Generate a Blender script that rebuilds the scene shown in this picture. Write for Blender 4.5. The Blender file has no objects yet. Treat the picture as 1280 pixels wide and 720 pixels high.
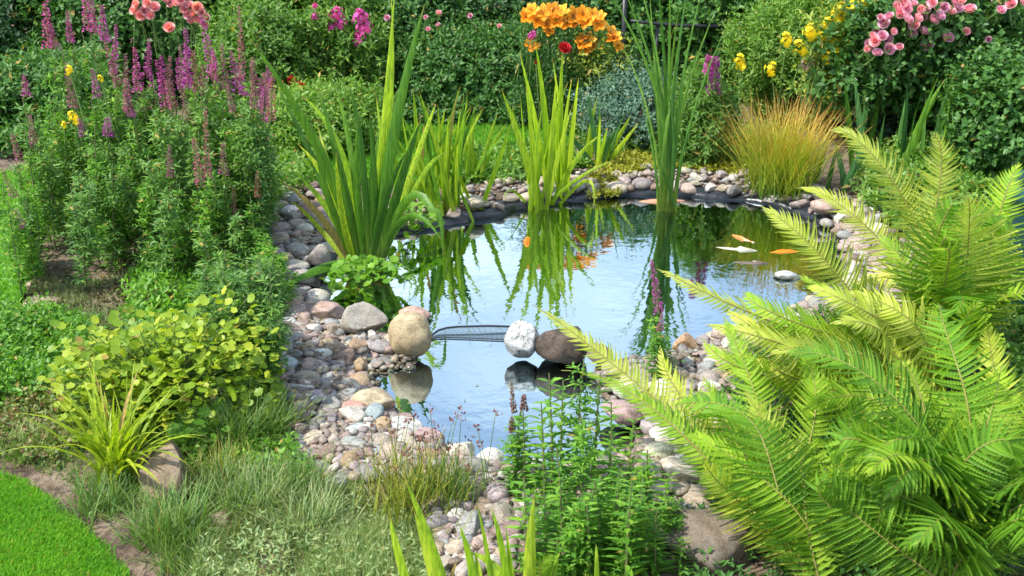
import bpy, math, random
import numpy as np
rng = np.random.default_rng(11)
random.seed(11)
R = math.radians
sc = bpy.context.scene
COL = sc.collection

# ------------------------------------------------------------------ camera
PITCH = R(22.0); CAMZ = 1.6; FPX = 640.0 / math.tan(R(25))
cd = bpy.data.cameras.new('camera'); cam = bpy.data.objects.new('camera', cd); COL.objects.link(cam)
cam.location = (0, 0, CAMZ); cam.rotation_euler = (R(90) - PITCH, 0, 0)
cd.sensor_width = 36; cd.lens = 18 / math.tan(R(25)); cd.clip_start = 0.05; cd.clip_end = 400
cd.dof.use_dof = True; cd.dof.focus_distance = 3.6; cd.dof.aperture_fstop = 9
sc.camera = cam

# ------------------------------------------------------------------ world + sun
SUN_EL, SUN_AZ = 56.0, -112.0      # azimuth: degrees clockwise from +Y (view direction); negative = from the left
w = bpy.data.worlds.new('World'); sc.world = w; w.use_nodes = True
nt = w.node_tree; nt.nodes.clear()
out = nt.nodes.new('ShaderNodeOutputWorld'); bg = nt.nodes.new('ShaderNodeBackground')
sky = nt.nodes.new('ShaderNodeTexSky'); sky.sky_type = 'NISHITA'; sky.sun_disc = False
sky.sun_elevation = R(SUN_EL); sky.sun_rotation = R(SUN_AZ)
sky.air_density = 1.0; sky.dust_density = 0.6; sky.ozone_density = 1.0
tc = nt.nodes.new('ShaderNodeTexCoord')
sep = nt.nodes.new('ShaderNodeSeparateXYZ'); nt.links.new(tc.outputs['Generated'], sep.inputs[0])
def wm(op, a, b=None, clamp=False):
    n = nt.nodes.new('ShaderNodeMath'); n.operation = op; n.use_clamp = clamp
    for i, q in enumerate((a, b)):
        if q is None: continue
        if isinstance(q, (int, float)): n.inputs[i].default_value = q
        else: nt.links.new(q, n.inputs[i])
    return n.outputs[0]
zz = wm('MAXIMUM', sep.outputs[2], 0.03)
cmb = nt.nodes.new('ShaderNodeCombineXYZ')
nt.links.new(wm('DIVIDE', sep.outputs[0], zz), cmb.inputs[0]); nt.links.new(wm('DIVIDE', sep.outputs[1], zz), cmb.inputs[1])
cn = nt.nodes.new('ShaderNodeTexNoise'); cn.inputs['Scale'].default_value = 0.75; cn.inputs['Detail'].default_value = 7
cn.inputs['Roughness'].default_value = 0.5; cn.inputs['Distortion'].default_value = 0.3
nt.links.new(cmb.outputs[0], cn.inputs['Vector'])
low = wm('MULTIPLY', wm('SUBTRACT', 0.44, sep.outputs[2]), 1.05)     # more cloud towards the horizon
cr = nt.nodes.new('ShaderNodeMapRange'); cr.interpolation_type = 'SMOOTHSTEP'
cr.inputs['From Min'].default_value = 0.47; cr.inputs['From Max'].default_value = 0.74; cr.inputs['To Min'].default_value = 0.16
nt.links.new(wm('ADD', cn.outputs['Fac'], low), cr.inputs['Value'])
cmx = nt.nodes.new('ShaderNodeMix'); cmx.data_type = 'RGBA'
nt.links.new(cr.outputs[0], cmx.inputs['Factor']); nt.links.new(sky.outputs[0], cmx.inputs['A'])
cmx.inputs['B'].default_value = (6.2, 6.9, 7.4, 1)
nt.links.new(cmx.outputs['Result'], bg.inputs[0]); bg.inputs[1].default_value = 0.15
nt.links.new(bg.outputs[0], out.inputs[0])
sd_ = bpy.data.lights.new('sun', 'SUN'); sun = bpy.data.objects.new('sun', sd_); COL.objects.link(sun)
sd_.energy = 3.3; sd_.angle = R(1.5); sd_.color = (1.0, 0.95, 0.86)
sun.rotation_euler = (R(90 - SUN_EL), 0, R(180 - SUN_AZ) )
sc.view_settings.view_transform = 'Standard'; sc.view_settings.look = 'None'
sc.view_settings.exposure = 1.0; sc.view_settings.gamma = 1.0
sc.cycles.max_bounces = 6; sc.cycles.diffuse_bounces = 3; sc.cycles.glossy_bounces = 3
sc.cycles.transmission_bounces = 4; sc.cycles.transparent_max_bounces = 6
sc.cycles.caustics_reflective = False; sc.cycles.caustics_refractive = False
sc.cycles.use_denoising = True; sc.cycles.use_adaptive_sampling = True; sc.cycles.adaptive_threshold = 0.02

# ------------------------------------------------------------------ pixel helpers (photo 1280x720)
def ray(px, py):
    cx, cy = (px - 640) / FPX, (360 - py) / FPX
    c, s = math.cos(PITCH), math.sin(PITCH)
    return np.array([cx, c + cy * s, -s + cy * c])
def G(px, py, z=0.0):
    d = ray(px, py); t = (z - CAMZ) / d[2]; return np.array([0, 0, CAMZ]) + d * t
def P(px, py, Y):
    d = ray(px, py); return np.array([0, 0, CAMZ]) + d * (Y / d[1])
def nrmz(a): return a / np.maximum(np.linalg.norm(a, axis=-1, keepdims=True), 1e-9)
def U(a, b, n=None): return rng.uniform(a, b, n)

# ------------------------------------------------------------------ objects
class Geo:
    def __init__(s): s.v, s.f, s.m, s.t, s.n = [], [], [], [], 0
    def add(s, V, F, mi=0, T=None):
        V = np.asarray(V, float).reshape(-1, 3)
        for A in F:
            A = np.asarray(A, int); s.f.append(A + s.n); s.m.append(np.full(len(A), mi))
        s.v.append(V); s.t.append(np.zeros(len(V)) if T is None else np.asarray(T, float).ravel()); s.n += len(V)
        return s
    def mesh(s, name, mats, origin=(0, 0, 0), smooth=True):
        V = np.concatenate(s.v) - np.asarray(origin, float)
        me = bpy.data.meshes.new(name)
        me.vertices.add(len(V)); me.vertices.foreach_set('co', V.astype(np.float32).ravel())
        sizes = np.concatenate([np.full(len(a), a.shape[1]) for a in s.f])
        loops = np.concatenate([a.ravel() for a in s.f])
        starts = np.concatenate([[0], np.cumsum(sizes)[:-1]])
        me.loops.add(len(loops)); me.loops.foreach_set('vertex_index', loops.astype(np.int32))
        me.polygons.add(len(sizes)); me.polygons.foreach_set('loop_start', starts.astype(np.int32))
        me.polygons.foreach_set('material_index', np.concatenate(s.m).astype(np.int32))
        me.polygons.foreach_set('use_smooth', np.full(len(sizes), smooth))
        at = me.attributes.new('t', 'FLOAT', 'POINT'); at.data.foreach_set('value', np.concatenate(s.t).astype(np.float32))
        me.update(calc_edges=True)
        for m in (mats if isinstance(mats, (list, tuple)) else [mats]): me.materials.append(m)
        return me
def link(name, me, parent=None, loc=(0, 0, 0), rz=0, scale=None):
    o = bpy.data.objects.new(name, me); COL.objects.link(o); o.location = tuple(float(q) for q in loc)
    o.rotation_euler = (0, 0, rz)
    if scale is not None: o.scale = (scale,) * 3 if isinstance(scale, (int, float)) else scale
    if parent: o.parent = parent
    return o
def tag(o, label, cat, group=None, kind=None):
    o['label'] = label; o['category'] = cat
    if group: o['group'] = group
    if kind: o['kind'] = kind
    return o
def structure(name, me, label, cat):
    return tag(link(name, me), label, cat, kind='structure')
def thing(name, label, cat, loc, group=None, rz=0):
    o = bpy.data.objects.new(name, None); COL.objects.link(o); o.empty_display_size = 0.1
    o.location = tuple(float(q) for q in loc); o.rotation_euler = (0, 0, rz)
    return tag(o, label, cat, group)

# ------------------------------------------------------------------ materials
def newmat(name):
    m = bpy.data.materials.new(name); m.use_nodes = True; m.node_tree.nodes.clear(); return m, m.node_tree
def ramp(nt, fac, cols, interp='LINEAR'):
    r = nt.nodes.new('ShaderNodeValToRGB'); r.color_ramp.interpolation = interp
    el = r.color_ramp.elements
    for i, c in enumerate(cols):
        p = i / max(1, len(cols) - 1)
        if interp == 'CONSTANT': p = i / len(cols)
        if i < 2: el[i].position = p; e = el[i]
        else: e = el.new(p)
        e.color = (*c, 1)
    nt.links.new(fac, r.inputs[0]); return r.outputs[0]
def mixc(nt, fac, a, b, mode='MIX'):
    n = nt.nodes.new('ShaderNodeMix'); n.data_type = 'RGBA'; n.blend_type = mode
    for k, q in (('Factor', fac), ('A', a), ('B', b)):
        if isinstance(q, (int, float)): n.inputs[k].default_value = q
        elif isinstance(q, tuple): n.inputs[k].default_value = (*q, 1)
        else: nt.links.new(q, n.inputs[k])
    return n.outputs['Result']
def noise(nt, scale, detail=3, rough=0.5, coord='Object', dist=0.0):
    t = nt.nodes.new('ShaderNodeTexCoord'); n = nt.nodes.new('ShaderNodeTexNoise')
    n.inputs['Scale'].default_value = scale; n.inputs['Detail'].default_value = detail
    n.inputs['Roughness'].default_value = rough; n.inputs['Distortion'].default_value = dist
    nt.links.new(t.outputs[coord], n.inputs['Vector']); return n
def mrange(nt, v, a, b, c=0.0, d=1.0):
    n = nt.nodes.new('ShaderNodeMapRange'); n.interpolation_type = 'SMOOTHSTEP'
    for k, q in (('From Min', a), ('From Max', b), ('To Min', c), ('To Max', d)): n.inputs[k].default_value = q
    nt.links.new(v, n.inputs['Value']); return n.outputs[0]
def leafmat(name, cols, tip=None, tip_rng=(0.75, 1.0), transl=0.35, rough=0.45, spec=0.35, base=None, tboost=1.35, dead=True, big=None, streak=False):
    m, nt = newmat(name)
    g = nt.nodes.new('ShaderNodeNewGeometry')
    c = ramp(nt, g.outputs['Random Per Island'], cols)
    at = nt.nodes.new('ShaderNodeAttribute'); at.attribute_name = 't'
    if tip: c = mixc(nt, mrange(nt, at.outputs['Fac'], *tip_rng), c, tip)
    if base: c = mixc(nt, mrange(nt, at.outputs['Fac'], 0.0, 0.28, 1.0, 0.0), c, base)
    dd_ = nt.nodes.new('ShaderNodeMath'); dd_.operation = 'GREATER_THAN'; dd_.inputs[1].default_value = 0.987; nt.links.new(g.outputs['Random Per Island'], dd_.inputs[0])
    if dead: c = mixc(nt, dd_.outputs[0], c, (0.42, 0.30, 0.10))
    oi = nt.nodes.new('ShaderNodeObjectInfo'); v_ = ramp(nt, oi.outputs['Random'], [(0.80, 0.84, 0.9), (1.0, 1.0, 1.0), (1.12, 1.08, 0.9)])
    c = mixc(nt, 1.0, c, v_, 'MULTIPLY')
    nn = noise(nt, 30, 2)
    c = mixc(nt, mrange(nt, nn.outputs['Fac'], 0.3, 0.75, 0.0, 0.35), c, mixc(nt, 1.0, c, (1.5, 1.35, 0.9), 'MULTIPLY'))
    if streak:
        tcs = nt.nodes.new('ShaderNodeTexCoord'); vm = nt.nodes.new('ShaderNodeVectorMath'); vm.operation = 'MULTIPLY'; vm.inputs[1].default_value = (170, 170, 4)
        sn = nt.nodes.new('ShaderNodeTexNoise'); sn.inputs['Scale'].default_value = 1; sn.inputs['Detail'].default_value = 3
        nt.links.new(tcs.outputs['Object'], vm.inputs[0]); nt.links.new(vm.outputs[0], sn.inputs['Vector'])
        c = mixc(nt, mrange(nt, sn.outputs['Fac'], 0.4, 0.62), mixc(nt, 1.0, c, (0.66, 0.74, 0.7), 'MULTIPLY'), mixc(nt, 1.0, c, (1.2, 1.12, 1.1), 'MULTIPLY'))
    if big:
        bn = noise(nt, big, 4, 0.6); c = mixc(nt, mrange(nt, bn.outputs['Fac'], 0.35, 0.65), c, mixc(nt, 1.0, c, (1.25, 1.1, 1.1), 'MULTIPLY'))
    p = nt.nodes.new('ShaderNodeBsdfPrincipled'); p.inputs['Roughness'].default_value = rough
    p.inputs['Specular IOR Level'].default_value = spec
    nt.links.new(c, p.inputs['Base Color'])
    tr = nt.nodes.new('ShaderNodeBsdfTranslucent')
    nt.links.new(mixc(nt, 1.0, c, (tboost, tboost * 1.05, tboost * 0.45), 'MULTIPLY'), tr.inputs[0])
    mx = nt.nodes.new('ShaderNodeMixShader'); mx.inputs[0].default_value = transl
    nt.links.new(p.outputs[0], mx.inputs[1]); nt.links.new(tr.outputs[0], mx.inputs[2])
    o = nt.nodes.new('ShaderNodeOutputMaterial'); nt.links.new(mx.outputs[0], o.inputs[0]); return m
def plain(name, c1, c2=None, rough=0.6, scale=20, bump=0.0, metallic=0, spec=0.5, coord='Object'):
    m, nt = newmat(name); n = noise(nt, scale, 5, 0.6, coord)
    c = ramp(nt, mrange(nt, n.outputs['Fac'], 0.3, 0.7), [c1, c2 or tuple(q * 0.7 for q in c1)])
    p = nt.nodes.new('ShaderNodeBsdfPrincipled'); nt.links.new(c, p.inputs['Base Color'])
    p.inputs['Roughness'].default_value = rough; p.inputs['Metallic'].default_value = metallic
    p.inputs['Specular IOR Level'].default_value = spec
    if bump:
        b = nt.nodes.new('ShaderNodeBump'); b.inputs['Strength'].default_value = bump; b.inputs['Distance'].default_value = 0.01
        nt.links.new(n.outputs['Fac'], b.inputs['Height']); nt.links.new(b.outputs[0], p.inputs['Normal'])
    o = nt.nodes.new('ShaderNodeOutputMaterial'); nt.links.new(p.outputs[0], o.inputs[0]); return m
def petalmat(name, cols, transl=0.25): return leafmat(name, cols, transl=transl, rough=0.6, spec=0.2, tboost=1.1, dead=False)

M = {}
M['fern'] = leafmat('fern_green', [(0.20, 0.38, 0.025), (0.28, 0.47, 0.035), (0.36, 0.52, 0.05)], transl=0.42, rough=0.5, spec=0.25, dead=False)
M['fern_pale'] = leafmat('fern_yellow', [(0.42, 0.52, 0.06), (0.50, 0.58, 0.09), (0.57, 0.62, 0.14)], transl=0.42, rough=0.5, spec=0.25, dead=False)
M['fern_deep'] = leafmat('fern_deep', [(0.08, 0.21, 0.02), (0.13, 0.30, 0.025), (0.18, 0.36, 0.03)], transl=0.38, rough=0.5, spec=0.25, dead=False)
M['rachis'] = plain('rachis', (0.20, 0.16, 0.04), (0.26, 0.26, 0.05), 0.5)
M['iris'] = leafmat('iris_green', streak=True, cols=[(0.06, 0.17, 0.02), (0.10, 0.25, 0.02), (0.16, 0.33, 0.025)], tip=(0.30, 0.26, 0.08), tip_rng=(0.93, 1), transl=0.3, base=(0.20, 0.34, 0.05))
M['iris_lime'] = leafmat('iris_lime', streak=True, cols=[(0.22, 0.40, 0.02), (0.34, 0.52, 0.03), (0.46, 0.58, 0.05)], tip=(0.50, 0.30, 0.08), tip_rng=(0.93, 1), transl=0.42)
M['iris_blue'] = leafmat('iris_blue', streak=True, cols=[(0.05, 0.16, 0.06), (0.08, 0.22, 0.07), (0.12, 0.28, 0.06)], transl=0.3)
M['reed'] = leafmat('reed_green', streak=True, cols=[(0.06, 0.18, 0.03), (0.10, 0.26, 0.03), (0.22, 0.36, 0.05)], transl=0.3, base=(0.25, 0.35, 0.05))
M['sedge'] = leafmat('sedge', [(0.22, 0.34, 0.03), (0.32, 0.42, 0.04), (0.42, 0.44, 0.06)], tip=(0.56, 0.30, 0.08), tip_rng=(0.5, 1.0), transl=0.35, base=(0.14, 0.26, 0.03))
M['gold_sedge'] = leafmat('gold_sedge', [(0.14, 0.22, 0.03), (0.28, 0.32, 0.04), (0.36, 0.34, 0.07)], tip=(0.28, 0.14, 0.06), tip_rng=(0.8, 1), transl=0.3)
M['daylily'] = leafmat('daylily', streak=True, cols=[(0.22, 0.34, 0.02), (0.32, 0.44, 0.03), (0.42, 0.50, 0.05)], tip=(0.45, 0.34, 0.12), tip_rng=(0.92, 1), transl=0.4)
M['tuft'] = leafmat('tuft', [(0.08, 0.18, 0.04), (0.13, 0.26, 0.05), (0.22, 0.32, 0.08)], tip=(0.34, 0.33, 0.14), tip_rng=(0.8, 1), transl=0.3)
M['silver'] = leafmat('silver', [(0.20, 0.32, 0.12), (0.30, 0.42, 0.16), (0.44, 0.48, 0.22)], tip=(0.42, 0.40, 0.22), tip_rng=(0.7, 1), transl=0.3)
M['dry'] = leafmat('dry', [(0.12, 0.09, 0.05), (0.20, 0.17, 0.09), (0.20, 0.22, 0.10)], transl=0.2, rough=0.8)
M['willow'] = leafmat('loosestrife_leaf', [(0.07, 0.18, 0.05), (0.12, 0.26, 0.06), (0.20, 0.35, 0.08)], transl=0.35)
M['willow_b'] = leafmat('loosestrife_leaf_bright', [(0.08, 0.22, 0.03), (0.13, 0.31, 0.04), (0.22, 0.42, 0.05)], transl=0.38)
M['stem'] = plain('stem', (0.10, 0.17, 0.05), (0.20, 0.14, 0.07), 0.6)
M['stemg'] = plain('stem_green', (0.12, 0.22, 0.05), (0.16, 0.26, 0.06), 0.6)
M['wood'] = plain('twig', (0.07, 0.05, 0.035), (0.14, 0.10, 0.07), 0.8)
M['purple'] = petalmat('purple', [(0.36, 0.05, 0.28), (0.48, 0.09, 0.40), (0.60, 0.18, 0.52)])
M['faded'] = petalmat('faded', [(0.24, 0.10, 0.12), (0.36, 0.14, 0.20), (0.48, 0.15, 0.32)])
M['brownspike'] = petalmat('brownspike', [(0.16, 0.06, 0.05), (0.24, 0.10, 0.08), (0.30, 0.15, 0.10)])
M['magenta'] = petalmat('magenta', [(0.62, 0.07, 0.36), (0.75, 0.14, 0.47)])
M['rose'] = petalmat('rose', [(0.78, 0.26, 0.50), (0.88, 0.44, 0.64), (0.93, 0.66, 0.78)])
M['salmon'] = petalmat('salmon', [(0.86, 0.30, 0.42), (0.90, 0.42, 0.52), (0.95, 0.60, 0.64)])
M['orange'] = petalmat('orange', [(0.86, 0.30, 0.02), (0.92, 0.40, 0.03), (0.96, 0.50, 0.07)])
M['yellow'] = petalmat('yellow', [(0.80, 0.62, 0.02), (0.88, 0.74, 0.04)])
M['red'] = petalmat('red', [(0.50, 0.02, 0.03), (0.62, 0.04, 0.06)])
M['palepink'] = petalmat('palepink', [(0.82, 0.50, 0.58), (0.88, 0.62, 0.66)])
M['sh_dark'] = leafmat('shrub_dark', [(0.018, 0.058, 0.018), (0.031, 0.094, 0.029), (0.058, 0.146, 0.037)], transl=0.25)
M['sh_mid'] = leafmat('shrub_mid', [(0.040, 0.115, 0.029), (0.069, 0.184, 0.040), (0.115, 0.252, 0.058)], transl=0.3)
M['sh_light'] = leafmat('shrub_light', [(0.09, 0.20, 0.035), (0.14, 0.29, 0.05), (0.22, 0.36, 0.07)], transl=0.35)
M['sh_yel'] = leafmat('shrub_yellow', [(0.20, 0.30, 0.04), (0.30, 0.38, 0.05), (0.40, 0.44, 0.07)], transl=0.35)
M['sh_blue'] = leafmat('shrub_blue', [(0.08, 0.17, 0.12), (0.13, 0.24, 0.16), (0.18, 0.30, 0.20)], transl=0.25)
M['mantle'] = leafmat('mantle', [(0.14, 0.26, 0.025), (0.26, 0.38, 0.03), (0.44, 0.50, 0.05)], transl=0.38)
M['cress'] = leafmat('cress', [(0.10, 0.26, 0.03), (0.18, 0.36, 0.04)], transl=0.35)
M['moss'] = leafmat('moss', [(0.20, 0.22, 0.03), (0.30, 0.32, 0.03), (0.42, 0.42, 0.05)], transl=0.3)
M['redleaf'] = leafmat('redleaf', [(0.20, 0.08, 0.05), (0.16, 0.18, 0.06), (0.14, 0.24, 0.06), (0.24, 0.28, 0.08)], transl=0.3)
M['lawn_blade'] = leafmat('lawn_blade', [(0.08, 0.25, 0.02), (0.11, 0.34, 0.025), (0.16, 0.40, 0.03), (0.22, 0.42, 0.05)], transl=0.35, big=5)

def soilmat():
    m, nt = newmat('soil'); n = noise(nt, 9, 8, 0.65); n2 = noise(nt, 70, 4, 0.6)
    c = ramp(nt, mrange(nt, n.outputs['Fac'], 0.3, 0.7), [(0.07, 0.045, 0.03), (0.17, 0.12, 0.08), (0.26, 0.20, 0.14)])
    c = mixc(nt, mrange(nt, n2.outputs['Fac'], 0.45, 0.62), c, mixc(nt, 1.0, c, (0.5, 0.5, 0.5), 'MULTIPLY'))
    p = nt.nodes.new('ShaderNodeBsdfPrincipled'); p.inputs['Roughness'].default_value = 0.95
    nt.links.new(c, p.inputs['Base Color'])
    b = nt.nodes.new('ShaderNodeBump'); b.inputs['Strength'].default_value = 0.8; b.inputs['Distance'].default_value = 0.015
    nt.links.new(n2.outputs['Fac'], b.inputs['Height']); nt.links.new(b.outputs[0], p.inputs['Normal'])
    o = nt.nodes.new('ShaderNodeOutputMaterial'); nt.links.new(p.outputs[0], o.inputs[0]); return m
M['soil'] = soilmat()
M['lawn'] = plain('lawn_base', (0.07, 0.20, 0.02), (0.11, 0.28, 0.03), 0.9, 40, 0.6)
M['liner'] = plain('liner', (0.015, 0.018, 0.022), (0.03, 0.035, 0.045), 0.28, 12, 0.4)
M['black'] = plain('black_metal', (0.012, 0.012, 0.013), (0.025, 0.025, 0.028), 0.4)
M['teal'] = plain('teal_glaze', (0.008, 0.05, 0.045), (0.012, 0.065, 0.055), 0.55, 6, spec=.3)
M['terracotta'] = plain('terracotta', (0.30, 0.12, 0.07), (0.22, 0.09, 0.06), 0.85, 10, 0.3)

def stonemat(name, island=False, spots=0.35, spotcol=(0.08, 0.07, 0.06), pal=None, scale=1.0, bump=0.35, dark=0.55):
    m, nt = newmat(name)
    if island:
        g = nt.nodes.new('ShaderNodeNewGeometry'); c = ramp(nt, g.outputs['Random Per Island'], pal, 'CONSTANT')
    else:
        oi = nt.nodes.new('ShaderNodeObjectInfo'); c = oi.outputs['Color']
    n1 = noise(nt, 18 * scale, 6, 0.62, dist=0.6); n2 = noise(nt, 120 * scale, 4, 0.7); n3 = noise(nt, 6 * scale, 3, 0.5, dist=1.5)
    if not island:
        for n_ in (n1, n2, n3):
            tcn = n_.inputs['Vector'].links[0].from_socket; va = nt.nodes.new('ShaderNodeVectorMath'); va.operation = 'ADD'
            cx_ = nt.nodes.new('ShaderNodeMath'); cx_.operation = 'MULTIPLY'; cx_.inputs[1].default_value = 37.0; nt.links.new(oi.outputs['Random'], cx_.inputs[0])
            nt.links.new(tcn, va.inputs[0]); nt.links.new(cx_.outputs[0], va.inputs[1]); nt.links.new(va.outputs[0], n_.inputs['Vector'])
    c = mixc(nt, mrange(nt, n1.outputs['Fac'], 0.42, 0.68), c, mixc(nt, 1.0, c, (dark, dark * 0.96, dark * 0.9), 'MULTIPLY'))
    c = mixc(nt, mrange(nt, n3.outputs['Fac'], 0.5, 0.65, 0.0, 0.45), c, mixc(nt, 1.0, c, (1.35, 1.22, 1.1), 'MULTIPLY'))
    c = mixc(nt, mrange(nt, n2.outputs['Fac'], 0.56, 0.66, 0.0, spots), c, spotcol)
    n4 = nt.nodes.new('ShaderNodeTexNoise'); g4 = nt.nodes.new('ShaderNodeNewGeometry'); nt.links.new(g4.outputs['Position'], n4.inputs['Vector']); n4.inputs['Scale'].default_value = 260; n4.inputs['Detail'].default_value = 5; n4.inputs['Roughness'].default_value = .7
    c = mixc(nt, mrange(nt, n4.outputs['Fac'], 0.35, 0.65), mixc(nt, 1.0, c, (0.62, 0.61, 0.6), 'MULTIPLY'), mixc(nt, 1.0, c, (1.22, 1.22, 1.22), 'MULTIPLY'))
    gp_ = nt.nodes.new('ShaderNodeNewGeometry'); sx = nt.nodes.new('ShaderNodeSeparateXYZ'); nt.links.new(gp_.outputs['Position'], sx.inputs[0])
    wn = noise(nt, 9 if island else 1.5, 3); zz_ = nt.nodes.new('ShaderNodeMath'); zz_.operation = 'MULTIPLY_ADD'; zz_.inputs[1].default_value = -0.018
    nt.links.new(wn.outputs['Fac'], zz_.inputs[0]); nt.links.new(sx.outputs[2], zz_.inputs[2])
    wet_shade = mrange(nt, zz_.outputs[0], 0.002, 0.012, 1.0, 0.0); c = mixc(nt, wet_shade, c, mixc(nt, 1.0, c, (0.36, 0.38, 0.28), 'MULTIPLY'))  # waterline band: wet stone, with the shadow at its foot painted into the colour
    p = nt.nodes.new('ShaderNodeBsdfPrincipled'); nt.links.new(mrange(nt, wet_shade, 0, 1, 0.65, 0.2), p.inputs['Roughness'])
    p.inputs['Specular IOR Level'].default_value = 0.4
    nt.links.new(c, p.inputs['Base Color'])
    b = nt.nodes.new('ShaderNodeBump'); b.inputs['Strength'].default_value = bump; b.inputs['Distance'].default_value = 0.004
    nt.links.new(mixc(nt, 0.6, mixc(nt, 0.5, n1.outputs['Fac'], n2.outputs['Fac']), n4.outputs['Fac']), b.inputs['Height']); nt.links.new(b.outputs[0], p.inputs['Normal'])
    o = nt.nodes.new('ShaderNodeOutputMaterial'); nt.links.new(p.outputs[0], o.inputs[0]); return m
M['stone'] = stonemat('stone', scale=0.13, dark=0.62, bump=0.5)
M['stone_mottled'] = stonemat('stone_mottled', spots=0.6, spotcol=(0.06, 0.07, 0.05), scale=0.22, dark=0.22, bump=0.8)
PAL = {'pink': (0.38, 0.30, 0.26), 'rosy': (0.32, 0.23, 0.20), 'grey': (0.30, 0.29, 0.27), 'beige': (0.42, 0.36, 0.28),
       'white': (0.60, 0.58, 0.53), 'blue grey': (0.34, 0.40, 0.41), 'brown': (0.24, 0.18, 0.14), 'mauve': (0.37, 0.31, 0.31),
       'ochre': (0.38, 0.28, 0.17), 'cream': (0.48, 0.43, 0.34)}
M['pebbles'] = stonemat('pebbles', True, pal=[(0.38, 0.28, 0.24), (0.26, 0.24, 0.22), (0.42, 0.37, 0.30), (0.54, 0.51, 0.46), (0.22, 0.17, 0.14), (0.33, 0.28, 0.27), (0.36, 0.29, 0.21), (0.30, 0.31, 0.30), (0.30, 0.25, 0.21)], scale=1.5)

def watermat():
    m, nt = newmat('water')
    n = noise(nt, 5.5, 3, 0.5); n2 = noise(nt, 28, 2, 0.5)
    ad = nt.nodes.new('ShaderNodeMath'); ad.operation = 'MULTIPLY_ADD'; ad.inputs[1].default_value = 0.22
    nt.links.new(n2.outputs['Fac'], ad.inputs[0]); nt.links.new(n.outputs['Fac'], ad.inputs[2])
    b = nt.nodes.new('ShaderNodeBump'); b.inputs['Strength'].default_value = 0.13; b.inputs['Distance'].default_value = 0.012
    nt.links.new(ad.outputs[0], b.inputs['Height'])
    gl = nt.nodes.new('ShaderNodeBsdfGlossy'); gl.inputs['Roughness'].default_value = 0.015
    gl.inputs['Color'].default_value = (0.80, 0.95, 1.0, 1); nt.links.new(b.outputs[0], gl.inputs['Normal'])
    tr = nt.nodes.new('ShaderNodeBsdfTransparent'); tr.inputs[0].default_value = (0.50, 0.55, 0.42, 1)
    lw = nt.nodes.new('ShaderNodeFresnel'); lw.inputs['IOR'].default_value = 3.2
    nt.links.new(b.outputs[0], lw.inputs['Normal'])
    fm = mrange(nt, lw.outputs[0], 0.0, 0.8, 0.55, 1.0)
    mx = nt.nodes.new('ShaderNodeMixShader'); nt.links.new(fm, mx.inputs[0])
    nt.links.new(tr.outputs[0], mx.inputs[1]); nt.links.new(gl.outputs[0], mx.inputs[2])
    o = nt.nodes.new('ShaderNodeOutputMaterial'); nt.links.new(mx.outputs[0], o.inputs[0]); return m
M['water'] = watermat()

# ------------------------------------------------------------------ pond outline and ground height
OUT_PX = [(455, 476), (470, 462), (518, 454), (512, 430), (468, 412), (425, 402), (402, 388), (396, 366), (405, 338), (440, 310), (500, 292), (572, 278), (645, 262),
          (700, 252), (750, 246), (810, 243), (870, 246), (935, 252), (990, 263), (1035, 285), (1060, 320), (1050, 355), (1005, 385),
          (930, 415), (862, 432), (800, 446), (748, 456), (748, 486), (782, 515), (800, 545), (760, 572), (700, 585), (645, 582), (600, 574), (562, 558), (525, 535), (490, 505)]
OP = np.array([G(*p)[:2] for p in OUT_PX])
def smooth_closed(Pn, k=5):
    n = len(Pn); res = []
    for i in range(n):
        a, b, c, d = Pn[i - 1], Pn[i], Pn[(i + 1) % n], Pn[(i + 2) % n]
        for j in range(k):
            t = j / k
            res.append(0.5 * ((2 * b) + (-a + c) * t + (2 * a - 5 * b + 4 * c - d) * t * t + (-a + 3 * b - 3 * c + d) * t ** 3))
    return np.array(res)
POND = smooth_closed(OP)
def inside(poly, q):
    x, y = q[:, 0], q[:, 1]; r = np.zeros(len(q), bool); n = len(poly)
    for i in range(n):
        x1, y1 = poly[i]; x2, y2 = poly[(i + 1) % n]
        c = ((y1 > y) != (y2 > y)); xi = (x2 - x1) * (y - y1) / (y2 - y1 + 1e-12) + x1
        r ^= c & (x < xi)
    return r
def sdist(q, poly=None):
    poly = POND if poly is None else poly
    q = np.asarray(q, float).reshape(-1, 2); d = np.full(len(q), 1e9)
    for i in range(len(poly)):
        a, b = poly[i], poly[(i + 1) % len(poly)]; ab = b - a
        t = np.clip(((q - a) @ ab) / (ab @ ab + 1e-12), 0, 1)
        d = np.minimum(d, np.hypot(*(q - a - t[:, None] * ab).T))
    return np.where(inside(poly, q), -d, d)
def ss(x): x = np.clip(x, 0, 1); return x * x * (3 - 2 * x)
def gz(x, y):
    q = np.stack([np.ravel(x), np.ravel(y)], 1); d = sdist(q)
    z = np.where(d > 0, 0.002 + 0.048 * ss(d / 0.14), 0.002 - 0.42 * ss(-d / 0.30))
    lump = 0.012 * np.sin(q[:, 0] * 7.1 + 1.3) * np.sin(q[:, 1] * 6.3 + 0.4) + 0.006 * np.sin(q[:, 0] * 17 + q[:, 1] * 13)
    z = z + lump * ss((d - 0.1) / 0.3) * (np.hypot(q[:, 0], q[:, 1]) < 14)
    return z
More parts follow.
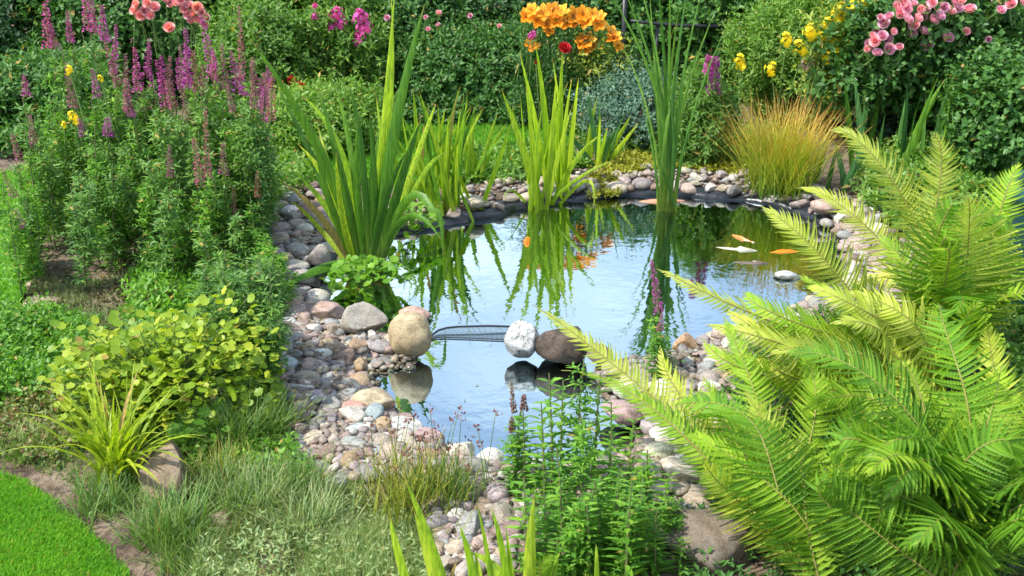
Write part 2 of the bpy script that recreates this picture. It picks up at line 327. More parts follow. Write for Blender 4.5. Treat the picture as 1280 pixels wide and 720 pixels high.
# ground sheet: fine where near, coarse to the horizon
xs = np.concatenate([[-200, -60, -20, -10, -6], np.arange(-4, 4.01, 0.04), [6, 10, 20, 60, 200]])
ys = np.concatenate([[-60, -10, 0, 1.0], np.arange(1.5, 7.6, 0.04), np.arange(8, 15, 0.5), [20, 40, 100, 350]])
X, Y = np.meshgrid(xs, ys); Z = np.zeros(X.size)
nearm = (np.abs(X.ravel()) < 6.5) & (Y.ravel() > 0.9) & (Y.ravel() < 15)
Z[:] = 0.05; Z[nearm] = gz(X.ravel()[nearm], Y.ravel()[nearm])
g = Geo(); nx, ny = len(xs), len(ys)
ii = (np.arange(ny - 1)[:, None] * nx + np.arange(nx - 1)[None]).ravel()
g.add(np.stack([X.ravel(), Y.ravel(), Z], 1), [np.stack([ii, ii + 1, ii + nx + 1, ii + nx], 1)])
structure('ground', g.mesh('ground', M['soil']), 'brown garden soil under the beds and round the pond', 'ground')

def sheet(poly, z, name, mat, label, cat):
    import mathutils
    tris = mathutils.geometry.tessellate_polygon([[mathutils.Vector((p[0], p[1], 0)) for p in poly]])
    g = Geo(); V = np.array([[p[0], p[1], z] for p in poly]); T = np.array([t for t in tris])
    A = V[T]; up = np.cross(A[:, 1] - A[:, 0], A[:, 2] - A[:, 0])[:, 2]; T[up < 0] = T[up < 0][:, ::-1]
    g.add(V, [T]); return structure(name, g.mesh(name, mat, smooth=False), label, cat)
grow = POND + 0.03 * nrmz(POND - POND.mean(0))
sheet(grow, 0.0, 'pond_water', M['water'], 'still pond water reflecting blue sky and white cloud', 'water')

# ------------------------------------------------------------------ shape helpers
def bez(p0, p1, p2, n):
    """curve through p0, p1 (at half way) and p2"""
    p0, p1, p2 = map(np.asarray, (p0, p1, p2)); c = 2 * p1 - 0.5 * (p0 + p2)
    t = np.linspace(0, 1, n)[:, None]; return (1 - t) ** 2 * p0 + 2 * t * (1 - t) * c + t * t * p2
def tube(g, path, r, sides=5, mi=0, cap=False):
    path = np.asarray(path, float); n = len(path); r = np.broadcast_to(np.asarray(r, float), (n,))
    tan = nrmz(np.gradient(path, axis=0)); ref = np.where(np.abs(tan[:, 2:3]) > 0.9, [[0, 1.0, 0]], [[0, 0, 1.0]])
    a = nrmz(np.cross(tan, ref)); b = np.cross(tan, a)
    for i in range(1, n):
        if a[i] @ a[i - 1] < 0: a[i] = -a[i]; b[i] = -b[i]
    th = np.linspace(0, 2 * np.pi, sides, endpoint=False)
    V = path[:, None] + r[:, None, None] * (np.cos(th)[None, :, None] * a[:, None] + np.sin(th)[None, :, None] * b[:, None])
    i = np.arange(n - 1)[:, None] * sides; j = np.arange(sides)[None]; k = (j + 1) % sides
    F = np.stack([i + j, i + k, i + sides + k, i + sides + j], -1).reshape(-1, 4)
    fs = [F]
    if cap: fs += [np.arange(sides)[None][:, ::-1], (np.arange(sides) + (n - 1) * sides)[None]]
    g.add(V.reshape(-1, 3), fs, mi, np.repeat(np.linspace(0, 1, n), sides))
def strips(g, paths, wid, side, fold=0.25, mi=0):
    """ribbons: paths (n,s,3), wid (n,s) half width, side (n,s,3)"""
    n, s, _ = paths.shape
    tan = nrmz(np.gradient(paths, axis=1)); side = nrmz(side - tan * np.sum(side * tan, -1, keepdims=True)); nr = np.cross(tan, side)
    Lp = paths + side * wid[..., None]; Rp = paths - side * wid[..., None]; C = paths - nr * (wid * fold * 2)[..., None]
    V = np.stack([Lp, C, Rp], 2).reshape(-1, 3)
    b = (np.arange(n)[:, None] * s + np.arange(s - 1)[None]).ravel()[:, None] * 3
    F = np.concatenate([b + [0, 1, 4, 3], b + [1, 2, 5, 4]])
    g.add(V, [F], mi, np.tile(np.repeat(np.linspace(0, 1, s), 3), n))
def blades(g, base, az, L, W, lean, bend, S=7, roll=0.0, fold=0.25, mi=0, pw=1.4, tippow=1.6, neck=0.65):
    n = len(base); br = lambda a: np.broadcast_to(np.asarray(a, float), (n,))
    az, L, W, lean, bend, roll = map(br, (az, L, W, lean, bend, roll))
    s = np.linspace(0, 1, S + 1); sm = (s[:-1] + s[1:]) / 2
    th = lean[:, None] + bend[:, None] * sm[None] ** pw; ds = L[:, None] / S
    h = np.concatenate([np.zeros((n, 1)), np.cumsum(np.sin(th) * ds, 1)], 1); z = np.concatenate([np.zeros((n, 1)), np.cumsum(np.cos(th) * ds, 1)], 1)
    dx, dy = np.cos(az)[:, None], np.sin(az)[:, None]
    p = np.stack([h * dx, h * dy, z], -1) + np.asarray(base)[:, None, :]
    perp = np.stack([-dy, dx, 0 * dx], -1); pl = np.stack([dx, dy, 0 * dx], -1)
    side = np.cos(roll)[:, None, None] * perp + np.sin(roll)[:, None, None] * pl
    side = np.broadcast_to(side, p.shape)
    prof = (neck + (1 - neck) * np.clip(s / 0.35, 0, 1)) * (1 - s ** tippow * 0.97)
    strips(g, p, W[:, None] * 0.5 * prof[None], side, fold, mi)
# leaf templates: (verts x-along y-across z-up, faces, t)
LANCE = (np.array([[0, 0, 0], [.35, .5, .03], [.33, 0, -.04], [.35, -.5, .03], [.72, .33, 0], [.7, 0, -.06], [.72, -.33, 0], [1, 0, -.12]]),
         [np.array([[0, 2, 1], [0, 3, 2], [4, 5, 7], [5, 6, 7]]), np.array([[1, 2, 5, 4], [2, 3, 6, 5]])])
DIAM = (np.array([[0, 0, 0], [.45, .5, .08], [1, 0, -.06], [.45, -.5, .08]]), [np.array([[0, 2, 1], [0, 3, 2]])])
OVAL = (np.array([[0, 0, 0], [.25, .4, .04], [.28, 0, -.05], [.25, -.4, .04], [.65, .42, .03], [.62, 0, -.07], [.65, -.42, .03], [1, 0, -.1]]), LANCE[1])
def lobed(k=7, depth=0.18):
    th = np.linspace(-2.75, 2.75, 2 * k + 1); r = np.where(np.arange(2 * k + 1) % 2 == 1, 0.5, 0.5 - depth * 0.5)
    rim = np.stack([0.45 + r * np.cos(th), r * np.sin(th), 0.10 * np.where(np.arange(2 * k + 1) % 2 == 1, 1, -0.3) * 0.6 + 0.03], 1)
    V = np.concatenate([[[0.0, 0, 0]], [[0.42, 0, -0.05]], rim]); n = len(rim)
    F = np.array([[1, 2 + i, 3 + i] for i in range(n - 1)] + [[1, 1 + n, 0], [1, 0, 2]])
    return V, [F]
LOBED = lobed()
def inst(g, T, pos, d, nrm, L, W=None, mi=0):
    V0, Fs = T; n = len(pos); L = np.broadcast_to(L, (n,)); W = L if W is None else np.broadcast_to(W, (n,))
    d = nrmz(d); nrm = nrmz(nrm - d * np.sum(nrm * d, -1, keepdims=True)); y = np.cross(nrm, d)
    V = (pos[:, None] + V0[None, :, 0:1] * (L[:, None, None] * d[:, None]) + V0[None, :, 1:2] * (W[:, None, None] * y[:, None])
         + V0[None, :, 2:3] * (L[:, None, None] * nrm[:, None]))
    k = len(V0); off = (np.arange(n) * k)[:, None, None]
    g.add(V.reshape(-1, 3), [(F[None] + off).reshape(-1, F.shape[1]) for F in Fs], mi, np.tile(V0[:, 0], n))
def rdir(n, up=0.0):
    v = nrmz(rng.normal(size=(n, 3))); v[:, 2] += up; return nrmz(v)
def shoots(g, start, d, ln, k, L, W, T=DIAM, mi=0, spread=0.95, curve=0.3, upn=0.6, s0=0.15, jit=0.35):
    """k leaves spiralling along each of n short shoots"""
    n = len(start); s = np.linspace(s0, 1, k)[None, :, None] * np.ones((n, 1, 1)); ln = np.broadcast_to(ln, (n,))[:, None, None]
    d = nrmz(d); bendv = rdir(n)[:, None] * curve
    pos = start[:, None] + ln * (s * d[:, None] + bendv * s ** 2)
    ax = nrmz(d[:, None] + 2 * bendv * s)
    ph = (np.arange(k) * 2.4)[None, :] + U(0, 6.28, (n, 1)); a = nrmz(np.cross(ax, np.array([0.3, 0.5, 0.81]))); b = np.cross(ax, a)
    rad = np.cos(ph)[..., None] * a + np.sin(ph)[..., None] * b
    dr = nrmz(ax * (1.15 - spread + 0.5 * s) + rad * spread + rng.normal(size=pos.shape) * jit * 0.5)
    nm = nrmz(ax + np.array([0, 0, upn]) + rng.normal(size=pos.shape) * jit)
    m = n * k; sz = (0.7 + 0.5 * np.sin(np.pi * np.clip(s[..., 0], 0, 1) ** 0.8)).ravel() * U(0.75, 1.2, m)
    inst(g, T, pos.reshape(m, 3), dr.reshape(m, 3), nm.reshape(m, 3), L * sz, W * sz, mi)

# ------------------------------------------------------------------ stones
def ico(sub):
    import bmesh
    bm = bmesh.new(); bmesh.ops.create_icosphere(bm, subdivisions=sub, radius=1); bm.verts.ensure_lookup_table()
    V = np.array([v.co[:] for v in bm.verts]); F = np.array([[v.index for v in f.verts] for f in bm.faces]); bm.free(); return V, F
ICO = {s: ico(s) for s in (1, 2, 3, 4)}
def stone_verts(sub, seed, angular=0.0, rough=0.10, lo=0.42):
    r = np.random.default_rng(seed); V, F = ICO[sub]; V = V.copy(); d = V.copy()
    rad = np.ones(len(V))
    for k, (fr, am) in enumerate(((1.1, rough), (2.1, rough * 0.6), (4.3, rough * 0.28), (9, rough * 0.12), (19, rough * .05))):
        for _ in range(3): rad += am * 0.6 * np.sin(d @ (nrmz(r.normal(size=3)) * fr * 2) + r.uniform(0, 6.28))
    V = d * rad[:, None]
    for _ in range(int(angular)):
        n = nrmz(r.normal(size=3)); c = r.uniform(lo, 0.78); h = V @ n; V = V - np.where(h > c, (h - c) * 0.93, 0)[:, None] * n
    if angular:
        q = 1
        for fr in (5, 8, 13, 21): q = q + (.022 if fr < 9 else .010) * np.sin(V @ (nrmz(r.normal(size=3)) * fr) + r.uniform(0, 6)) * np.sin(V @ (nrmz(r.normal(size=3)) * fr) + r.uniform(0, 6))
        V = V * q[:, None]
    return V / np.abs(V).max(0), F
PROTO = []
for i in range(14):
    V, F = stone_verts(3, 100 + i, angular=(0, 3, 5, 7)[i % 4], rough=0.07 + 0.015 * (i % 4)); gg = Geo(); gg.add(V, [F])
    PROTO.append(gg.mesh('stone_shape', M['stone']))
LAND = []          # landmarks for labels: x, y, phrase
PLACED = []        # x, y, r
def put_stone(c, rad, col, seed, label, rot=0, name='cobble', cat='stone', group=None, mesh=None, tilt=(0, 0)):
    o = link(name, mesh or PROTO[seed % len(PROTO)], None, c, rot, tuple(float(q) for q in rad))
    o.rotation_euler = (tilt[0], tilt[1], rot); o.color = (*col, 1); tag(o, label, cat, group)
    PLACED.append((c[0], c[1], max(rad[0], rad[1]) * 0.9)); return o
def jitter(c, a=0.12): return tuple(np.clip(np.array(c) * (1 + U(-a, a)) * (1 + U(-a, a, 3) * 0.3), 0.02, 0.85))
NAMED = [ # cx, cy, w, h, colour, angular, rot, label, landmark phrase
 (456, 403, 60, 56, (0.42, 0.39, 0.33), 3, 2.2, 'large pale grey angular boulder beside the round tan stone at the water', 'the pale grey angular boulder'),
 (511, 418, 58, 60, (0.50, 0.40, 0.24), 0, 0.0, 'large round tan stone with small pits at the edge of the channel', 'the round tan pitted stone'),
 (517, 396, 44, 24, (0.56, 0.36, 0.28), 1, 0.3, 'pinkish stone peeping out behind the round tan pitted stone', None),
 (405, 393, 56, 32, (0.44, 0.32, 0.27), 3, 0.1, 'long reddish grey stone left of the pale grey angular boulder', 'the long reddish grey stone'),
 (360, 383, 44, 28, (0.50, 0.33, 0.27), 2, 0.4, 'pink stone under the iris leaf at the top of the pebble beach', 'the pink stone under the iris leaf'),
 (392, 410, 24, 13, (0.62, 0.62, 0.58), 2, 0.4, 'small white wedge of stone in front of the long reddish stone', None),
 (357, 405, 32, 17, (0.52, 0.55, 0.55), 2, 0.2, 'whitish blue stone below the pink stone under the iris leaf', None),
 (412, 432, 28, 20, (0.34, 0.27, 0.18), 1, 0.0, 'small olive brown stone in front of the pale grey boulder', None),
 (424, 484, 62, 22, (0.56, 0.50, 0.38), 1, -0.3, 'long cream stone at the water near the middle of the beach', 'the long cream stone'),
 (470, 500, 60, 34, (0.50, 0.42, 0.28), 2, -0.4, 'large tan and white stone lying half in the lower pool', 'the large tan and white stone'),
 (397, 500, 42, 24, (0.52, 0.41, 0.43), 1, -0.3, 'smooth mauve stone in the middle of the pebble beach', 'the smooth mauve stone'),
 (368, 495, 30, 17, (0.54, 0.36, 0.17), 2, 0.2, 'orange tan stone left of the smooth mauve stone', None),
 (447, 541, 44, 26, (0.42, 0.48, 0.46), 1, 0.2, 'blue grey oval stone with dark marks on the beach', 'the blue grey oval stone'),
 (441, 508, 32, 20, (0.54, 0.30, 0.25), 2, 0.0, 'salmon pink stone between the mauve and the tan and white stones', None),
 (507, 530, 44, 20, (0.54, 0.55, 0.53), 1, 0.0, 'pale blue flat stone at the waterline of the lower pool', 'the pale blue flat stone'),
 (383, 541, 34, 22, (0.40, 0.28, 0.25), 2, 0.1, 'rusty brown stone low on the left of the beach', 'the rusty brown stone'),
 (538, 545, 46, 26, (0.44, 0.31, 0.29), 2, 0.1, 'reddish brown stone above the golden sedge tuft', 'the reddish brown stone'),
 (578, 562, 44, 32, (0.66, 0.62, 0.52), 2, 0.3, 'cream stone with grey patches beside the smooth white stone', 'the cream patched stone'),
 (612, 573, 36, 28, (0.72, 0.71, 0.66), 0, 0.1, 'smooth white stone at the near edge of the lower pool', 'the smooth white stone'),
 (664, 581, 42, 22, (0.68, 0.67, 0.60), 1, 0.0, 'flat pale stone behind the green loosestrife stems', None),
 (653, 423, 46, 50, (0.66, 0.68, 0.66), 2, 0.2, 'white mottled boulder with black flecks at the right end of the net', 'the white mottled boulder'),
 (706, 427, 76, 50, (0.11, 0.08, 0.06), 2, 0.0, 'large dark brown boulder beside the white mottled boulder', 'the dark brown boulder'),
 (862, 432, 44, 32, (0.52, 0.33, 0.19), 3, 0.2, 'upper orange brown rock among the fern fronds by the pond', 'the orange brown rock'),
 (898, 452, 46, 32, (0.56, 0.42, 0.28), 3, 0.5, 'tan rock between the two orange brown rocks', None),
 (915, 475, 34, 24, (0.44, 0.31, 0.19), 3, 0.1, 'lower orange brown rock behind the yellow fern frond', None),
 (790, 484, 50, 30, (0.68, 0.66, 0.60), 2, 0.3, 'white rock behind the long fern frond beside the lower pool', 'the white rock behind the fern'),
 (776, 514, 52, 28, (0.42, 0.30, 0.29), 1, 0.2, 'mauve brown rock at the right side of the lower pool', 'the mauve brown rock'),
 (836, 545, 50, 30, (0.64, 0.61, 0.54), 2, 0.1, 'pale rock under the middle of the long fern frond', None),
 (850, 592, 60, 42, (0.62, 0.54, 0.44), 2, 0.2, 'cream banded rock above the big brown boulder', 'the cream banded rock'),
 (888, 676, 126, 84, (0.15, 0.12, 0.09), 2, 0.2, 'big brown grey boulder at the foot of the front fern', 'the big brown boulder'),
 (820, 620, 50, 34, (0.55, 0.43, 0.36), 2, 0.2, 'pinkish rock left of the cream banded rock', None),
 (985, 345, 36, 13, (0.54, 0.58, 0.62), 1, 0.2, 'pale blue stone at the right shore below the fish', 'the pale blue shore stone'),
 (1125, 352, 44, 28, (0.72, 0.70, 0.67), 1, 0.1, 'white stone between the right hand ferns', 'the white stone between the ferns'),
 (1145, 366, 34, 18, (0.40, 0.34, 0.31), 1, 0.1, 'grey brown stone touching the white stone between the ferns', None),
 (203, 590, 76, 98, (0.25, 0.185, 0.13), 3, 0.1, 'tall brown rock standing behind the yellow green strap leaves', 'the tall brown rock'),
 (272, 655, 34, 36, (0.44, 0.30, 0.22), 3, 0.3, 'reddish tan rock among the grass tufts left of the beach', 'the reddish tan rock'),
 (232, 655, 52, 30, (0.32, 0.25, 0.17), 3, 0.6, 'brown half buried rock in front of the tall brown rock', None),
 (262, 692, 34, 26, (0.44, 0.36, 0.26), 3, 0.2, 'small tan rock low in the grass at the bottom', None),
 (52, 383, 60, 26, (0.42, 0.31, 0.23), 2, 0.2, 'pinkish brown rock by the lawn under the loosestrife', 'the pinkish brown rock by the lawn'),
 (42, 360, 22, 26, (0.44, 0.30, 0.24), 3, 0.2, 'small upright pink stone behind the pinkish brown rock', None),
 (345, 405, 30, 18, (0.36, 0.30, 0.26), 2, 0.1, 'brown stone at the left end of the stony beach top', None),
 (42, 465, 26, 18, (0.60, 0.54, 0.42), 2, 0.1, 'cream stone nestling in the low green ground cover', None),
 (398, 320, 30, 34, (0.42, 0.37, 0.33), 2, 0.1, 'upright grey and pink stone on the bank left of the iris', 'the upright stone by the iris'),
 (372, 312, 34, 18, (0.38, 0.37, 0.34), 1, 0.1, 'flat grey stone on the bank between loosestrife and iris', None),
 (372, 332, 36, 16, (0.44, 0.43, 0.38), 1, 0.1, 'grey green flat stone under the flat grey stone', None),
 (378, 345, 36, 20, (0.42, 0.39, 0.37), 1, 0.1, 'rounded grey stone on the bank above the iris leaf', None),
 (1030, 258, 34, 18, (0.52, 0.38, 0.32), 1, 0.1, 'pink flat rim stone behind the arching fern tip', None),
 (592, 252, 28, 18, (0.50, 0.44, 0.32), 0, 0.1, 'rounded beige rim stone at the left of the far shore', 'the rounded beige rim stone'),
 (625, 246, 30, 18, (0.46, 0.33, 0.27), 0, 0.1, 'rounded brown pink rim stone beside the beige rim stone', None),
 (748, 443, 38, 28, (0.22, 0.17, 0.13), 2, 0.2, 'small brown rock joining the dark boulder to the right shore', None),
 (770, 462, 36, 26, (0.40, 0.36, 0.31), 2, 0.5, 'grey tan rock at the shore behind the long fern frond tip', None),
]
def named_stones():
    for i, (cx, cy, w_, h_, col, ang, rot, label, lm) in enumerate(NAMED):
        gb = G(cx, cy + h_ * 0.42, 0.03 if h_ > 20 else 0.05)
        if sdist(gb[:2])[0] < 0 and h_ <= 26: gb = G(cx, cy + h_ * 0.35, 0.0)
        Yc = gb[1] + w_ * 0.25 * gb[1] / FPX
        c = P(cx, cy, Yc); s = np.linalg.norm(c - [0, 0, CAMZ]) / FPX
        V, F = stone_verts(4, 500 + i, angular=ang * 2 if ang > 1 else ang, rough=0.09 + 0.03 * (ang > 1), lo=.3 if ang >= 3 else .5); gg = Geo(); gg.add(V, [F])
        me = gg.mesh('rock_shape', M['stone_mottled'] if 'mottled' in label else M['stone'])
        rz_ = h_ * 0.5 * s * 0.93; rx_ = w_ * 0.5 * s
        c[2] -= rz_ * .10; rz_ *= 1.08
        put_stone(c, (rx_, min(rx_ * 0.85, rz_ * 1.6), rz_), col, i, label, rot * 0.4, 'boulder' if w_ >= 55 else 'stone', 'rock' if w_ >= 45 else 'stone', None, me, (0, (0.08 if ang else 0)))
        if lm: LAND.append((c[0], c[1], lm))
named_stones()
LAND += [(*G(560, 270)[:2], 'the lime iris clump'), (*G(690, 240)[:2], 'the twin lime irises on the far shore'), (*G(830, 235)[:2], 'the tall reeds'),
         (*G(970, 240)[:2], 'the orange tipped sedge'), (*G(1060, 290)[:2], 'the arching right hand fern'), (*G(380, 270)[:2], 'the tall iris clump'),
         (*G(640, 660)[:2], 'the foreground loosestrife stems'), (*G(520, 610)[:2], 'the golden sedge tuft'), (*G(590, 690)[:2], 'the foreground iris blades'),
         (*G(1085, 330)[:2], 'the right hand shore bend'), (*G(760, 235)[:2], 'the mossy far rim')]
ORD = ['first', 'second', 'third', 'fourth', 'fifth', 'sixth', 'seventh', 'eighth', 'ninth', 'tenth', 'eleventh', 'twelfth', 'thirteenth', 'fourteenth', 'fifteenth', 'sixteenth', 'seventeenth', 'eighteenth', 'nineteenth', 'twentieth']
COB = []
def sample_poly(poly, n):
    lo, hi = poly.min(0), poly.max(0); r = np.zeros((0, 2))
    while len(r) < n:
        q = U(0, 1, (n * 3, 2)) * (hi - lo) + lo; r = np.concatenate([r, q[inside(poly, q)]])
    return r[:n]
def gp(pts): return np.array([G(x, y, 0.05)[:2] for x, y in pts])
Z_BEACH = gp([(338, 368), (420, 375), (440, 412), (468, 414), (512, 430), (518, 453), (472, 462), (462, 474), (505, 515), (560, 552), (620, 582), (700, 592), (700, 650), (650, 720), (545, 720), (545, 650), (470, 600), (400, 615), (340, 600), (352, 520), (335, 440)])
Z_LEFT = gp([(345, 238), (400, 236), (440, 300), (400, 335), (395, 385), (335, 380), (345, 300)])
Z_RIGHT = gp([(745, 455), (800, 448), (930, 420), (960, 470), (900, 560), (890, 640), (830, 660), (700, 650), (690, 590), (760, 578), (808, 545), (785, 512)])
Z_RB = gp([(1050, 280), (1110, 290), (1190, 340), (1190, 400), (1100, 400), (1000, 400), (1060, 350)])
def rim_pts(n, i0, i1, lo, hi):
    k = 5; seg = POND[i0 * k:i1 * k]; t = U(0, len(seg) - 1.001, n); a = t.astype(int)
    p = seg[a] + (seg[a + 1] - seg[a]) * (t - a)[:, None]; d = seg[a + 1] - seg[a]; nn = nrmz(np.stack([-d[:, 1], d[:, 0]], 1))
    tst = p + nn * 0.05; nn = np.where(inside(POND, tst)[:, None], -nn, nn); return p + nn * U(lo, hi, n)[:, None]
def scatter(pts, rmin, rmax, cols, maxn, over=0.72, edge=0.0):
    sizes = np.sort(U(rmin, rmax, len(pts)) * U(0.8, 1, len(pts)))[::-1]; c = 0
    sdv = sdist(pts)
    for (x, y), r, d in zip(pts, sizes, sdv):
        if c >= maxn: break
        if d < edge: continue
        if any((x - a) ** 2 + (y - b) ** 2 < ((r + q) * over) ** 2 for a, b, q in PLACED): continue
        PLACED.append((x, y, r)); COB.append((x, y, r, cols[rng.integers(len(cols))])); c += 1
C1 = ['pink', 'rosy', 'grey', 'beige', 'white', 'mauve', 'brown', 'blue grey', 'cream', 'pink', 'grey', 'ochre']
C2 = ['pink', 'pink', 'mauve', 'beige', 'grey', 'white', 'cream', 'brown']
scatter(rim_pts(900, 9, 19, 0.012, 0.06), 0.030, 0.050, C2, 60, 0.80, 0.012)
scatter(rim_pts(800, 13, 20, 0.012, 0.07), 0.026, 0.042, C2, 30, 0.76, 0.01)
scatter(rim_pts(900, 9, 20, 0.06, 0.24), 0.020, 0.036, C2, 30, 0.78, 0.02)
scatter(sample_poly(Z_RB, 400), 0.03, 0.055, C2, 22, 0.8, 0.0)
scatter(rim_pts(900, 18, 24, 0.0, 0.16), 0.025, 0.05, C2, 46, 0.74, 0.0)
scatter(sample_poly(Z_LEFT, 500), 0.026, 0.055, C1, 34, 0.78, 0.0)
scatter(sample_poly(Z_BEACH, 900), 0.019, 0.046, C1, 82, 0.78, 0.0)
scatter(sample_poly(Z_RIGHT, 500), 0.025, 0.055, C1, 26, 0.8, 0.0)
SZ = lambda r: 'big' if r > 0.042 else ('mid sized' if r > 0.028 else 'little')
buckets = {}
for i, (x, y, r, cn_) in enumerate(COB):
    l = min(LAND, key=lambda q: (q[0] - x) ** 2 + (q[1] - y) ** 2); dd = math.hypot(l[0] - x, l[1] - y)
    buckets.setdefault((SZ(r), cn_, l[2]), []).append((dd, i))
COBLAB = {}
for (s, cn_, l), v in buckets.items():
    v.sort()
    for k, (dd, i) in enumerate(v): COBLAB[i] = f'{s} {cn_} cobble near {l}' if len(v) == 1 else f'{ORD[min(k, 19)]} {s} {cn_} cobble out from {l}'
zs = gz([c[0] for c in COB], [c[1] for c in COB])
for i, (x, y, r, cn_) in enumerate(COB):
    f = U(0.45, 0.72); rim = 0.012 if y > 4.9 else 0
    put_stone((x, y, max(zs[i], 0.0) + r * f * 0.55 + rim), (r * U(0.95, 1.25), r * U(0.75, 1.0), r * f), jitter(PAL[cn_], 0.18), rng.integers(14), COBLAB[i],
              U(0, 3.14), 'cobble', 'stone', 'cobbles edging the pond', None, (U(-.2, .2), U(-.2, .2)))
# the small pebbles: one mass
def pebble_mass():
    g = Geo(); V, F = ICO[2]
    pts = [(sample_poly(Z_BEACH, 5200), 0.003, 0.008), (sample_poly(Z_RIGHT, 1500), 0.003, 0.008), (sample_poly(Z_BEACH, 2900), 0.005, 0.016), (sample_poly(Z_LEFT, 700), 0.006, 0.015), (sample_poly(Z_RIGHT, 900), 0.006, 0.018),
           (rim_pts(1900, 8, 24, 0.02, 0.28), 0.006, 0.016), (sample_poly(Z_RB, 400), 0.008, 0.018)]
    shapes = [stone_verts(2, 900 + i, i % 4, 0.12)[0] for i in range(10)]
    for q, a, b in pts:
        d = sdist(q); q = q[d > -0.035]; z = gz(q[:, 0], q[:, 1])
        for (x, y), zz in zip(q, z):
            r = U(a, b) * (1 if U(0, 1) < .75 else 1.5); S = shapes[rng.integers(10)] * [r * U(1, 1.4), r, r * U(.5, .8)]; th = U(0, 6.28)
            c, s = math.cos(th), math.sin(th); S = np.stack([S[:, 0] * c - S[:, 1] * s, S[:, 0] * s + S[:, 1] * c, S[:, 2] + S[:, 0] * U(-.4, .4)], 1)
            g.add(S + [x, y, zz + r * U(0.1, 0.9)], [F])
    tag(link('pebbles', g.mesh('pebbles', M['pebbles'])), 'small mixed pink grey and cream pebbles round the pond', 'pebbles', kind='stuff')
pebble_mass()
def litter():
    q = np.concatenate([sample_poly(Z_BEACH, 330), sample_poly(Z_LEFT, 90), sample_poly(Z_RIGHT, 110), rim_pts(140, 9, 22, 0.0, 0.25)]); d = sdist(q); q = q[d > 0.01]; n = len(q)
    g = Geo(); inst(g, OVAL, np.column_stack([q, gz(q[:, 0], q[:, 1]) + U(.015, .035, n)]), rdir(n) * [1, 1, .3], rdir(n, 1.2), U(.008, .022, n), U(.003, .009, n))
    tag(link('leaf_litter', g.mesh('leaf_litter', M['dry'])), 'fallen brown leaf scraps scattered over the pebbles', 'litter', kind='stuff')
    q = sample_poly(POND, 90); d = sdist(q); q = np.concatenate([q[:26], q[26:][d[26:] > -.22]]); n = len(q)
    g = Geo(); inst(g, DIAM, np.column_stack([q, np.full(n, .0025)]), rdir(n) * [1, 1, 0.0] + [0.001, 0, 0], np.tile([0, 0, 1.0], (n, 1)), U(.005, .014, n), U(.003, .008, n))
    tag(link('floating_leaves', g.mesh('floating_leaves', M['dry'])), 'tiny leaf scraps floating on the pond', 'leaves', kind='stuff')
litter()
# red scrap on the beach
g = Geo(); V, F = stone_verts(2, 7, 3); g.add(V * [0.006, 0.005, 0.012], [F]); p = G(403, 597, 0.07)
tag(link('red_chip', g.mesh('red_chip', plain('red_chip', (0.6, 0.03, 0.03))), None, p), 'tiny bright red chip lying on the pebbles', 'chip')

# ------------------------------------------------------------------ pond liner on the far rim
def liner():
    o = thing('pond_liner', 'black rubber pond liner showing under the far rim stones', 'pond liner', (*POND[50], 0))
    k = 5; seg = POND[7 * k:19 * k]; d = np.gradient(seg, axis=0); nn = nrmz(np.stack([-d[:, 1], d[:, 0]], 1))
    nn = np.where(inside(POND, seg + nn * 0.03)[:, None], -nn, nn); m = len(seg)
    prof = [(-0.03, -0.15), (-0.012, -0.03), (-0.016, 0.0), (-0.010, 0.016), (0.008, 0.024), (0.04, 0.030), (0.07, 0.034), (0.09, 0.02)]
    t = np.arange(m); rows = []
    for a, z in prof:
        a2 = a + 0.010 * np.sin(t * 0.9) + 0.006 * np.sin(t * 2.3 + 1); z2 = z + 0.006 * np.sin(t * 0.7 + 2) + 0.003 * np.sin(t * 1.9)
        rows.append(np.column_stack([seg + nn * a2[:, None], z2]))
    V = np.stack(rows, 1).reshape(-1, 3); q = len(prof)
    i = (np.arange(m - 1)[:, None] * q + np.arange(q - 1)[None]).ravel(); g = Geo()
    g.add(V, [np.stack([i, i + 1, i + q + 1, i + q], 1)]); link('rim', g.mesh('liner', M['liner'], o.location[:]), o)
    g = Geo(); c = P(588, 268, 4.86); pth = bez(P(566, 270, 4.82), P(615, 268, 4.86), P(655, 254, 5.05), 12)
    tube(g, pth, np.concatenate([[.012, .026], np.full(8, .03), [.024, .01]]), 8); link('fold', g.mesh('liner_fold', M['liner'], o.location[:]), o)
liner()

